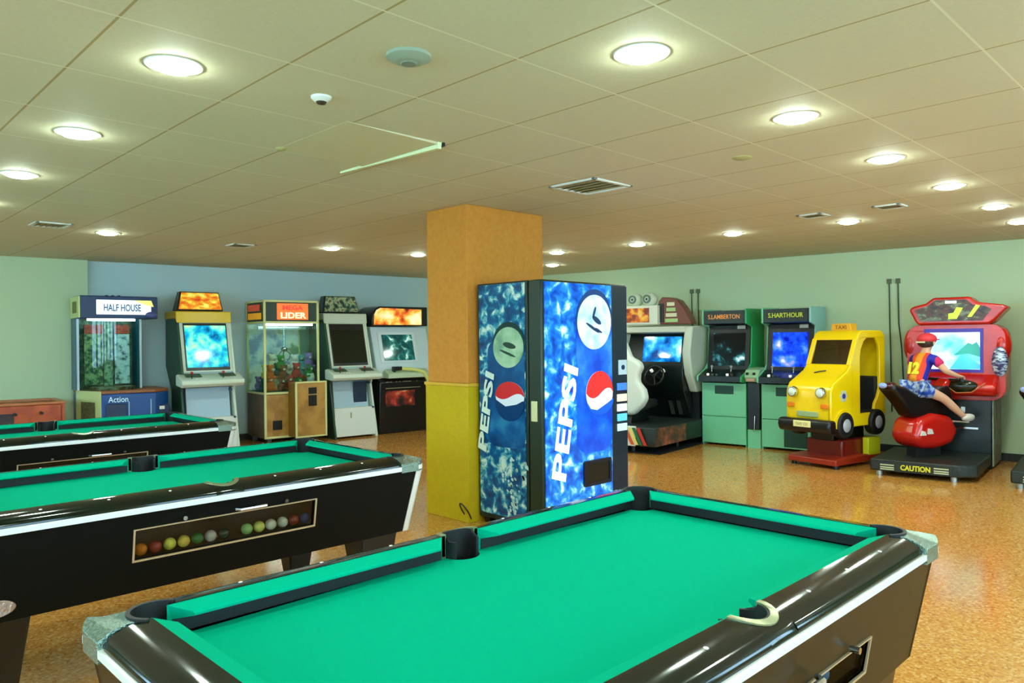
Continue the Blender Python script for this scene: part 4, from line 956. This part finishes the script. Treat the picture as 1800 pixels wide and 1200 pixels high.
# local: x right, y back (towards wall), z up; nose at y=-.55
Lx = .275
sil = [(-.52, .44), (-.55, .52), (-.55, .84), (-.50, .93), (-.38, .99), (-.24, 1.06), (-.17, 1.13), (-.03, 1.44), (.05, 1.50), (.44, 1.50), (.50, 1.44), (.50, .52), (.46, .44)]
door = [(.01, .58)]+[(.01, 1.20), (.03, 1.30), (.08, 1.38), (.16, 1.43), (.24, 1.44), (.32, 1.42), (.38, 1.35), (.40, 1.25), (.40, .85), (.36, .75), (.30, .68), (.28, .58)]
for s in (-1, 1):
    x0, x1 = sorted((s*Lx, s*(Lx-.035)))
    MB().holed([sil, door[::-1]], lambda p, q, x: (x, p, q), x0, x1).build('side_body', YEL, t, bevel=.008)
# nose, hood, roof, back
def skin(pts, th=.03, m=YEL, name='body_panel', w_=Lx-.03, bev=.0):
    mb = MB()
    for (a0, b0), (a1, b1) in zip(pts[:-1], pts[1:]):
        mb.slab([(w_, a0, b0), (-w_, a0, b0), (-w_, a1, b1), (w_, a1, b1)], th)
    return mb.build(name, m, t)
hood = MB().prism([(-.50, .50), (-.55, .52), (-.55, .84), (-.50, .93), (-.38, .99), (-.24, 1.06), (-.17, 1.13), (-.13, 1.13), (-.13, .60), (-.3, .50)], lambda p, q, x: (x, p, q), -Lx-.004, Lx+.004)
hood.build('hood', YEL, t, bevel=.035, seg=4)
MB().prism([(-.055, 1.40), (-.02, 1.47), (.05, 1.51), (.44, 1.51), (.51, 1.45), (.50, 1.42), (.05, 1.42), (.0, 1.40)], lambda p, q, x: (x, p, q), -Lx-.004, Lx+.004).build('roof', YEL, t, bevel=.02, seg=3)
MB().prism([(.46, .46), (.51, .52), (.51, 1.44), (.47, 1.44)], lambda p, q, x: (x, p, q), -Lx, Lx).build('rear_wall', YEL, t, bevel=.01)
for s in (-1, 1):
    x0, x1 = sorted((s*(Lx+.003), s*(Lx-.05)))
    MB().prism([(-.19, 1.12), (-.13, 1.12), (.0, 1.42), (-.055, 1.42)], lambda p, q, x: (x, p, q), x0, x1).build('pillar', YEL, t, bevel=.008)
MB().slab([(-Lx+.04, -.158, 1.13), (Lx-.04, -.158, 1.13), (Lx-.04, -.042, 1.415), (-Lx+.04, -.042, 1.415)], .006).build('windscreen', glass_mat('smoky_glass', (150, 130, 60), .86), t)
MB().box(-Lx+.03, Lx-.03, .0, .47, .50, .60).box(-Lx+.03, Lx-.03, .36, .47, .58, .98).build('bench_seat', BLKM, t, bevel=.02)
MB().box(-Lx+.03, Lx-.03, -.13, -.05, .60, 1.08).build('dashboard', mat('dash_brown', (90, 70, 20), .5), t)
sw = MB(); c0 = Vector((-.1, .05, 1.0)); axx = Vector((0, 1, .5)).normalized(); a1_ = axx.orthogonal().normalized(); b1_ = axx.cross(a1_)
sw.tube([c0+(a1_*math.cos(2*PI*i/16)+b1_*math.sin(2*PI*i/16))*.08 for i in range(17)], .01).cyl(c0, c0-axx*.12, .012).build('steering_wheel', BLK, t)
for s in (-1, 1):
    for yy_, nm in ((-.32, 'f'), (.30, 'r')):
        w_ = MB().cyl((s*(Lx-.06), yy_, .47), (s*(Lx+.045), yy_, .47), .145, n=28).build('wheel', RUB, t, bevel=.02)
        MB().cyl((s*(Lx+.045), yy_, .47), (s*(Lx+.055), yy_, .47), .075, .055, n=20).build('hubcap', mat('hub_silver', (200, 200, 205), .3, .3), w_, bevel=.004)
    # arches: black rims
    MB().holed([[(-.32+p, .47+q) for p, q in arc(0, 0, .175, -10, 190, 14)]+[(-.32+p, .47+q) for p, q in arc(0, 0, .145, 190, -10, 14)]], lambda p, q, x: (x, p, q), *sorted((s*(Lx-.005), s*(Lx+.02)))).build('wheel_arch', YEL, t)
    hl_ = MB().cyl((s*.175, -.555, .83), (s*.175, -.60, .83), .062, .056, n=24).build('headlight', CH, t, bevel=.006)
    MB().ball((s*.175, -.60, .83), (.046, .018, .046), 16, 8).build('headlight_lens', mat('lens_white', (220, 235, 225), .1), hl_)
    bx(s*.21-.045, s*.21+.045, -.572, -.553, .66, .71).build('indicator', mat('indicator_orange', (240, 130, 20), .3), t, bevel=.006)
    fl = MB()
    for k in range(6):
        an = PI/3*k; fl.cyl((s*(Lx+.002), -.32+.045*math.cos(an), .79+.045*math.sin(an)), (s*(Lx+.010), -.32+.045*math.cos(an), .79+.045*math.sin(an)), .022, n=12)
    fe = fl.build('flower_decal', mat('decal_silver', (200, 205, 180), .3), t)
    MB().cyl((s*(Lx+.010), -.32, .79), (s*(Lx+.013), -.32, .79), .03, n=14).build('flower_centre', mat('decal_blue', (60, 60, 150), .3), fe)
bx(-.13, .13, -.57, -.553, .56, .62).build('grille', mat('grille_grey', (160, 180, 130), .4), t, bevel=.006)
MB().prism([(-.64, .40), (-.66, .47), (-.64, .54), (-.52, .54), (-.50, .38)], lambda p, q, x: (x, p, q), -Lx-.05, Lx+.05).build('bumper', BLK, t, bevel=.03, seg=3)
np_ = bx(-.105, .105, -.672, -.655, .455, .525).build('number_plate', mat('plate_cream', (244, 240, 170), .4), t, bevel=.004)
MB().text('TAXI 123', (0, -.673, .49), (1, 0, 0), (0, 0, 1), .05, (.15, .03), .001).build('lettering', mat('plate_ink', (150, 140, 80), .5), np_, smooth=False)
MB().tube([(-.09, -.30, 1.035), (-.03, -.30, 1.05), (.04, -.27, 1.06)], .007).build('hood_mark', BLK, t)
ts = MB().prism([(-.13, 1.505), (.13, 1.505), (.115, 1.59), (-.115, 1.59)], lambda p, q, y: (p, y, q), .08, .2).build('roof_sign', mat('roof_sign_orange', (238, 170, 30), .35), t, bevel=.008)
MB().text('TAXI', (0, .078, 1.547), (1, 0, 0), (0, 0, 1), .05, (.14, .045), .002).build('lettering', mat('sign_brown', (120, 60, 10), .4), ts, smooth=False)
MB().box(-.14, .14, -.3, .3, .28, .44).build('rocker', BLK, t, bevel=.01)
MB().box(-.22, .22, -.26, .42, .08, .29).build('motor_box', mat('base_dark_red', (120, 26, 14), .35), t, bevel=.015)
MB().prism([(-.50, .04), (.50, .04), (.50, .09), (.40, .12), (-.42, .12), (-.50, .10)], lambda p, q, x: (x, p, q), -.30, .30).build('base_plate', mat('base_red', (160, 44, 22), .35), t, bevel=.01)
for q in ((-.26, -.44), (.26, -.44), (-.26, .42), (.26, .42)): MB().cyl((q[0], q[1], 0), (q[0], q[1], .045), .03).build('foot', BLK, t)
bx(.23, .30, .12, .36, .10, .30).build('coin_unit', mat('coin_yellow', (214, 214, 30), .4), t, bevel=.006)

# --- motorcycle game
RED = mat('moto_red', (206, 34, 16), .22, spec=.6, noise=(5, (170, 22, 12), .6)); REDG = mat('moto_red_fairing', (196, 26, 16), .15, spec=.7)
def moto_game(label):
    t, tf = wroot('R', 'motorcycle_game', label, 'motorcycle game', -.6, 1.0)
    # lower cabinet
    MB().prism([(.10, 0), (.72, 0), (.72, .80), (.10, .80)], UP, -.98, -.215).build('lower_cabinet', GDK, t, tf, bevel=.01)
    bx(-.212, -.198, .10, .72, .03, .80).build('side_board', mat('board_grey', (150, 160, 140), .5, noise=(7, (90, 70, 50), .7)), t, tf)
    bx(-.57, -.34, .718, .73, .42, .44).build('door_bar', CH, t, tf)
    bx(-.50, -.46, .718, .735, .60, .66).build('lock_plate', CH, t, tf)
    # red shell with screen opening
    sh = rrect(-1.02, -.08, .74, 1.56, .14, 6)
    scr = [(-.82, 1.06), (-.30, 1.06), (-.30, 1.49), (-.82, 1.49)]
    MB().holed([sh, scr[::-1]], FP, .30, .78).build('shell', RED, t, tf, bevel=.03, seg=4)
    for s, uu in ((-1, -.99), (1, -.12)):
        MB().ball((uu, .66, 1.33), (.085, .14, .19), 20, 12).build('shell_bulge', RED, t, tf)
    MB().ball((-.13, .80, 1.16), (.075, .05, .16), 16, 12).build('engine_emblem', ramp_mat('engine_silver', [(.4, (50, 40, 90)), (.5, (130, 140, 160)), (.6, (220, 230, 235)), (.7, (70, 40, 60))], 18, 4, .25, 0., (1, 1, 2)), t, tf)
    bx(-.86, -.26, .30, .62, 1.02, 1.52).build('monitor_housing', BLK, t, tf)
    MB().holed([[(-.845, 1.04), (-.28, 1.04), (-.28, 1.515), (-.845, 1.515)], [(-.815, 1.07), (-.815, 1.475), (-.31, 1.475), (-.31, 1.07)]], FP, .775, .79).build('screen_bezel', mat('bezel_violet', (60, 30, 150), .3, emit=.1), t, tf)
    sc_ = bx(-.815, -.31, .62, .64, 1.065, 1.48).build('screen', ramp_mat('screen_road', [(.3, (30, 150, 170)), (.42, (90, 200, 215)), (.5, (190, 226, 240)), (.62, (235, 245, 255))], 2.2, 3, .08, .95), t, tf)
    MB().prism([(-.58, 1.22), (-.52, 1.28), (-.44, 1.36), (-.40, 1.34), (-.36, 1.37), (-.315, 1.28), (-.315, 1.20), (-.44, 1.24)], FP, .64, .645).build('screen_hill', mat('hill_teal', (30, 160, 140), .2, emit=.7), sc_, tf)
    MB().prism([(-.62, 1.07), (-.50, 1.24), (-.315, 1.11), (-.315, 1.07)], FP, .64, .644).build('screen_road', mat('road_cyan', (70, 190, 225), .2, emit=.8), sc_, tf)
    # marquee
    mp = [(-.99, 1.73), (-.93, 1.60), (-.90, 1.56), (-.22, 1.56), (-.17, 1.60), (-.05, 1.74), (-.10, 1.765), (-.34, 1.80), (-.40, 1.86), (-.75, 1.86), (-.82, 1.80), (-.96, 1.765)]
    mq = MB().prism(mp, FP, .45, .82).build('marquee', RED, t, tf, bevel=.025, seg=3)
    mi = [(-.93, 1.725), (-.87, 1.60), (-.28, 1.60), (-.20, 1.72), (-.26, 1.755), (-.37, 1.77), (-.43, 1.83), (-.73, 1.83), (-.79, 1.775)]
    MB().prism(mi, FP, .82, .828).build('marquee_picture', ramp_mat('marquee_bike_art', [(.36, (34, 30, 24)), (.48, (90, 46, 34)), (.56, (60, 70, 46)), (.62, (130, 130, 100)), (.68, (70, 60, 50)), (.75, (214, 220, 200))], 11, 5, .3, .1, (1, 1, 1.6)), mq, tf)
    bx(-.63, -.52, .828, .835, 1.79, 1.82).build('marquee_label', mat('marquee_label', (225, 230, 220), .3, emit=.3), mq, tf)
    MB().prism([(-.60, 1.62), (-.52, 1.62), (-.46, 1.74), (-.52, 1.75), (-.55, 1.69), (-.60, 1.68)], FP, .828, .834).prism([(-.42, 1.64), (-.38, 1.64), (-.30, 1.76), (-.34, 1.77)], FP, .828, .834).build('marquee_flash', mat('flash_lime', (206, 222, 50), .3, emit=.2), mq, tf)
    # control cowl
    MB().prism([(.60, .76), (.95, .80), (1.0, .90), (.80, 1.02), (.60, 1.02)], UP, -.80, -.14).build('cowl', RED, t, tf, bevel=.04, seg=3)
    MB().ball((-.46, .96, .90), (.16, .06, .07), 20, 10).build('cowl_screen', mat('cowl_dark', (30, 34, 16), .15), t, tf)
    MB().tube([(-.62, 1.01, .92), (-.50, 1.03, .83), (-.36, 1.02, .84), (-.24, .99, .94)], .006).build('cowl_piping', mat('piping_tan', (190, 110, 60), .3), t, tf)
    # platform with sign
    MB().prism([(-1.17, 1.80), (-.36, 1.80), (-.22, 1.68), (-.22, .74), (-1.17, .74)], lambda p, q, z: (p, q, z), .05, .17).build('platform', mat('platform_black', (18, 26, 20), .45, noise=(20, (44, 54, 44), .5)), t, tf, bevel=.015)
    sg = bx(-1.09, -.42, 1.80, 1.812, .06, .15).build('warning_sign', mat('warning_black', (26, 30, 12), .4), t, tf)
    yl = mat('warning_yellow', (214, 204, 30), .4, emit=.1)
    wtext('CAUTION', -.745, 1.813, .105, .1, yl, sg, tf, fit=(.27, .055), bold=.003)
    wn = mat('warning_white', (200, 206, 160), .4)
    for q, z_ in ((-1.0, .12), (-1.0, .095), (-1.0, .075), (-.51, .125), (-.51, .10), (-.51, .08)): bx(q-.07, q+.06, 1.812, 1.815, z_-.006, z_+.005).build('warning_line', wn, sg, tf)
    for q in ((-1.1, 1.72), (-.42, 1.72), (-1.1, .85), (-.3, .85)): MB().cyl((q[0], q[1], 0), (q[0], q[1], .055), .03).build('foot', mat('foot_steel', (190, 195, 190), .3, .6), t, tf)
    # bike on the platform, turned towards the screen
    bk = bpy.data.objects.new('motorbike', None); COL.objects.link(bk); bk.parent = t
    bk.location = tf(-.80, 1.30, .17); bk.rotation_euler = (0, 0, math.radians(-28))
    P3 = lambda p, q, x: (x, p, q)    # profile (y,z): y forward (towards wall)
    MB().prism([(-.26, .20), (-.20, .40), (.02, .46), (.30, .42), (.40, .26), (.30, .12), (.06, .08), (-.16, .10)], P3, -.17, .17).build('fairing', REDG, bk, bevel=.07, seg=5)
    MB().prism([(-.50, .72), (-.48, .78), (-.30, .74), (-.14, .66), (.12, .66), (.24, .72), (.34, .74), (.40, .60), (.34, .44), (.0, .40), (-.20, .42), (-.30, .54)], P3, -.10, .10).build('seat_and_tank', mat('bike_black', (14, 12, 12), .3), bk, bevel=.04, seg=4)
    MB().ball((0, -.45, .755), (.085, .10, .04), 16, 10).build('tail', mat('tail_maroon', (70, 14, 24), .25), bk)
    MB().ball((0, -.53, .76), (.05, .035, .03), 12, 8).build('tail_light', mat('tail_blue_white', (150, 170, 235), .2), bk)
    MB().tube([(-.27, .30, .80), (-.12, .38, .80), (.12, .38, .80), (.27, .30, .80)], .014).build('handlebar', BLK, bk)
    for s in (-1, 1):
        MB().tube([(s*.27, .30, .80), (s*.17, .35, .80)], .021).build('grip', RUB, bk)
        MB().tube([(s*.10, .30, .36), (s*.27, .40, .355)], .014).build('foot_peg', CH, bk)
    MB().prism([(.26, .68), (.36, .70), (.42, .80), (.38, .82), (.30, .76)], P3, -.07, .07).build('front_cowl', REDG, bk, bevel=.02)
    MB().box(-.06, .06, -.12, .24, .0, .14).build('bike_mount', BLKM, bk)
    MB().prism([(-.10, .25), (-.02, .25), (-.04, .30), (-.09, .31)], lambda p, q, x: (x, p, q), .165, .182).prism([(-.20, .24), (-.12, .24), (-.14, .28), (-.18, .29)], lambda p, q, x: (x, p, q), .16, .18).build('fairing_badge', mat('badge_white', (220, 214, 200), .3), bk)
    return t, tf, bk
tJ, tfJ, bkJ = moto_game('red motorcycle arcade game with a bright road screen and a child riding it')
tK = copy_tree(tJ); tK.location = wpt('R', -.6+1.225, 1.0); tK['label'] = 'second motorcycle game cut by the right edge, only its black platform corner shows'

# ------------------------------------------------------------------ the rider
SKIN = mat('skin', (222, 168, 136), .55, spec=.3)
def skinned(name, m, pts, edges_, parent, root=0, sub=2):
    """pts: dict name->(x,y,z,r)"""
    names = list(pts); me = bpy.data.meshes.new(name)
    me.from_pydata([pts[k][:3] for k in names], [(names.index(a), names.index(b)) for a, b in edges_], [])
    o = bpy.data.objects.new(name, me); COL.objects.link(o)
    if parent is not None: o.parent = parent
    me.materials.append(m)
    sk = o.modifiers.new('skin', 'SKIN'); sk.use_smooth_shade = True; sk.branch_smoothing = .6
    if not me.skin_vertices: me.skin_vertices.new()
    lay = me.skin_vertices[0].data
    for i, k in enumerate(names):
        r = pts[k][3]; r = r if isinstance(r, tuple) else (r, r); lay[i].radius = r; lay[i].use_root = (i == root)
    s = o.modifiers.new('sub', 'SUBSURF'); s.levels = sub; s.render_levels = sub
    return o
# bike-local frame: x right, y forward; seat top at z .66+.17
bp = Vector(wpt('R', -.80, 1.30, .17)); ba = TR+math.radians(-28)
rd = thing('person', 'child in red cap and striped jersey numbered 12 riding the red motorcycle game', 'person', bp, ba)
J = {
 'pelvis': (0, -.06, .73, .085), 'belly': (0, -.01, .83, .082), 'chest': (0, .05, .96, .092), 'upper': (0, .08, 1.04, .075), 'neck': (0, .105, 1.10, .036), 'skull': (0, .12, 1.15, .05),
 'head': (0, .13, 1.205, .078), 'crown': (0, .125, 1.25, .066),
 'sR': (.115, .08, 1.03, .046), 'eR': (.22, .12, .90, .033), 'wR': (.245, .27, .845, .022), 'hR': (.245, .305, .84, .024),
 'sL': (-.115, .08, 1.03, .046), 'eL': (-.22, .12, .90, .033), 'wL': (-.245, .27, .845, .022), 'hL': (-.245, .305, .84, .024),
 'hipR': (.085, -.04, .71, .068), 'kR': (.165, .16, .61, .048), 'cR': (.20, .25, .52, .044), 'aR': (.235, .36, .42, .030), 'tR': (.24, .45, .40, .028),
 'hipL': (-.085, -.04, .71, .068), 'kL': (-.165, .16, .61, .048), 'cL': (-.20, .25, .52, .044), 'aL': (-.235, .36, .42, .030), 'tL': (-.24, .45, .40, .028)}
E_ = [('pelvis', 'belly'), ('belly', 'chest'), ('chest', 'upper'), ('upper', 'neck'), ('neck', 'skull'), ('skull', 'head'), ('head', 'crown')]
for s in 'RL':
    E_ += [('upper', 's'+s), ('s'+s, 'e'+s), ('e'+s, 'w'+s), ('w'+s, 'h'+s), ('pelvis', 'hip'+s), ('hip'+s, 'k'+s), ('k'+s, 'c'+s), ('c'+s, 'a'+s), ('a'+s, 't'+s)]
    sg_ = 1 if s == 'R' else -1
    for f_ in range(4):     # fingers curl over the grip
        bxx = sg_*(.225+.013*f_)
        n1, n2, n3 = 'f%s%da' % (s, f_), 'f%s%db' % (s, f_), 'f%s%dc' % (s, f_)
        ln = (.9, 1., .95, .8)[f_]
        J[n1] = (bxx, .325, .842, .0065); J[n2] = (bxx, .325+.022*ln, .828, .006); J[n3] = (bxx, .325+.012*ln, .806, .0055)
        E_ += [('h'+s, n1), (n1, n2), (n2, n3)]
    J['t1'+s] = (sg_*.222, .30, .825, .0075); J['t2'+s] = (sg_*.215, .318, .806, .0065)
    E_ += [('h'+s, 't1'+s), ('t1'+s, 't2'+s)]
body = skinned('body', SKIN, J, E_, rd)
# face details
fc = MB().ball((0, .213, 1.195), (.011, .016, .016), 10, 8).ball((-.079, .125, 1.195), (.01, .016, .022), 8, 6).ball((.079, .125, 1.195), (.01, .016, .022), 8, 6)
fc.build('nose_and_ears', SKIN, rd)
for s in (-1, 1): MB().ball((s*.03, .198, 1.212), (.012, .008, .007), 8, 6).build('eye', mat('eye_dark', (30, 24, 20), .2), rd)
MB().ball((0, .200, 1.162), (.020, .008, .005), 10, 6).build('mouth', mat('lips', (190, 100, 90), .5), rd)
MB().ball((0, .105, 1.20), (.084, .080, .062), 18, 12).build('hair', mat('hair_dark', (60, 40, 24), .7), rd)
hat = MB().ball((0, .12, 1.235), (.094, .100, .066), 20, 12)
hat.build('cap', mat('cap_red', (222, 50, 60), .6), rd)
MB().prism([(p, q) for p, q in arc(0, .20, .07, 0, 180, 10)], lambda p, q, z: (p, q, z), 1.225, 1.235).build('cap_peak', MATS['cap_red'], rd)
bx(-.05, .05, .018, .028, 1.195, 1.212).build('cap_strap', mat('strap_cream', (226, 220, 180), .5), rd)
# jersey
def jersey_mat():
    m = bpy.data.materials.new('striped_jersey'); m.use_nodes = True; nt = m.node_tree; b = nt.nodes['Principled BSDF']; L = nt.links.new
    tc = nt.nodes.new('ShaderNodeTexCoord'); sp = nt.nodes.new('ShaderNodeSeparateXYZ'); L(tc.outputs['Object'], sp.inputs[0])
    mr = nt.nodes.new('ShaderNodeMapRange'); mr.inputs[1].default_value = -.2; mr.inputs[2].default_value = .2; L(sp.outputs['X'], mr.inputs[0])
    r = nt.nodes.new('ShaderNodeValToRGB'); cr = r.color_ramp; cr.interpolation = 'CONSTANT'
    cols = [(0, (206, 24, 90)), (.12, (30, 34, 150)), (.28, (226, 80, 30)), (.40, (236, 150, 30)), (.60, (232, 60, 30)), (.70, (30, 30, 160)), (.88, (206, 24, 90))]
    while len(cr.elements) < len(cols): cr.elements.new(.5)
    for e, (p, c) in zip(cr.elements, cols): e.position = p; e.color = (*lin(c), 1)
    L(mr.outputs[0], r.inputs['Fac']); L(r.outputs['Color'], b.inputs['Base Color']); b.inputs['Roughness'].default_value = .7
    return m
JT = {k: J[k] for k in ('pelvis', 'belly', 'chest', 'upper', 'sR', 'sL')}
g = lambda k, r, **kw: (*J[k][:3], r)
SJ = {'pelvis': (0, -.05, .755, .098), 'belly': g('belly', .096), 'chest': g('chest', .104), 'upper': g('upper', .086), 'collar': (0, .10, 1.085, .045), 'sR': g('sR', .060), 'mR': (.185, .105, .95, .048), 'sL': g('sL', .060), 'mL': (-.185, .105, .95, .048)}
js = skinned('jersey', jersey_mat(), SJ, [('pelvis', 'belly'), ('belly', 'chest'), ('chest', 'upper'), ('upper', 'collar'), ('upper', 'sR'), ('sR', 'mR'), ('upper', 'sL'), ('sL', 'mL')], rd)
# shirt number on the back
nb = MB().text('12', (0, -.072, .93), (1, 0, 0), (0, .25, 1), .15, (.125, .13), .012, .008)
nb.build('shirt_number', mat('number_yellow', (240, 232, 50), .5, emit=.0), js, smooth=False)
# shorts
BS = mat('shorts_blue', (20, 70, 170), .6, noise=(26, (200, 220, 240), .8))
SH = {'pelvis': (0, -.06, .73, .098), 'hR': (.085, -.04, .71, .082), 'tR': (.135, .075, .645, .074), 'hL': (-.085, -.04, .71, .082), 'tL': (-.135, .075, .645, .074)}
skinned('shorts', BS, SH, [('pelvis', 'hR'), ('hR', 'tR'), ('pelvis', 'hL'), ('hL', 'tL')], rd)
for s in (-1, 1):
    MB().ball((s*.24, .42, .405), (.042, .085, .040), 14, 10, .85).build('shoe', mat('shoe_white', (226, 220, 210), .5), rd)

# ------------------------------------------------------------------ cables on the right wall
CB = mat('cable_green_black', (30, 60, 36), .5)
for (u_a, u_b, z1_, lab) in ((-1.37, -1.35, .5, 'thin cable hanging down the wall left of the red motorcycle game, left of two'), (-1.27, -1.20, .5, 'thin cable hanging down the wall left of the red motorcycle game, right of two'),
                         (-4.02, -4.03, .95, 'thin cable on the wall left of the green cabinets, left of two'), (-3.92, -3.93, .95, 'thin cable on the wall left of the green cabinets, right of two')):
    t, tf = wroot('R', 'wall_cable', lab, 'cable', u_a, .01)
    zt = 2.10 if u_a > -2 else 2.10
    MB().tube([(u_a, .014, zt), (u_a+.005, .014, zt-.5), ((u_a+u_b)/2, .014, zt-.8), (u_b, .014, z1_)], .0075).build('cord', CB, t, tf)
    bx(u_a-.025, u_a+.025, .0, .03, zt-.01, zt+.05).build('wall_clip', mat('clip_grey', (90, 100, 70), .5), t, tf)

for o in list(COL.objects):
    if o.type == 'MESH' and o.parent is None and 'kind' not in o and 'label' not in o:
        print('UNLABELLED', o.name)
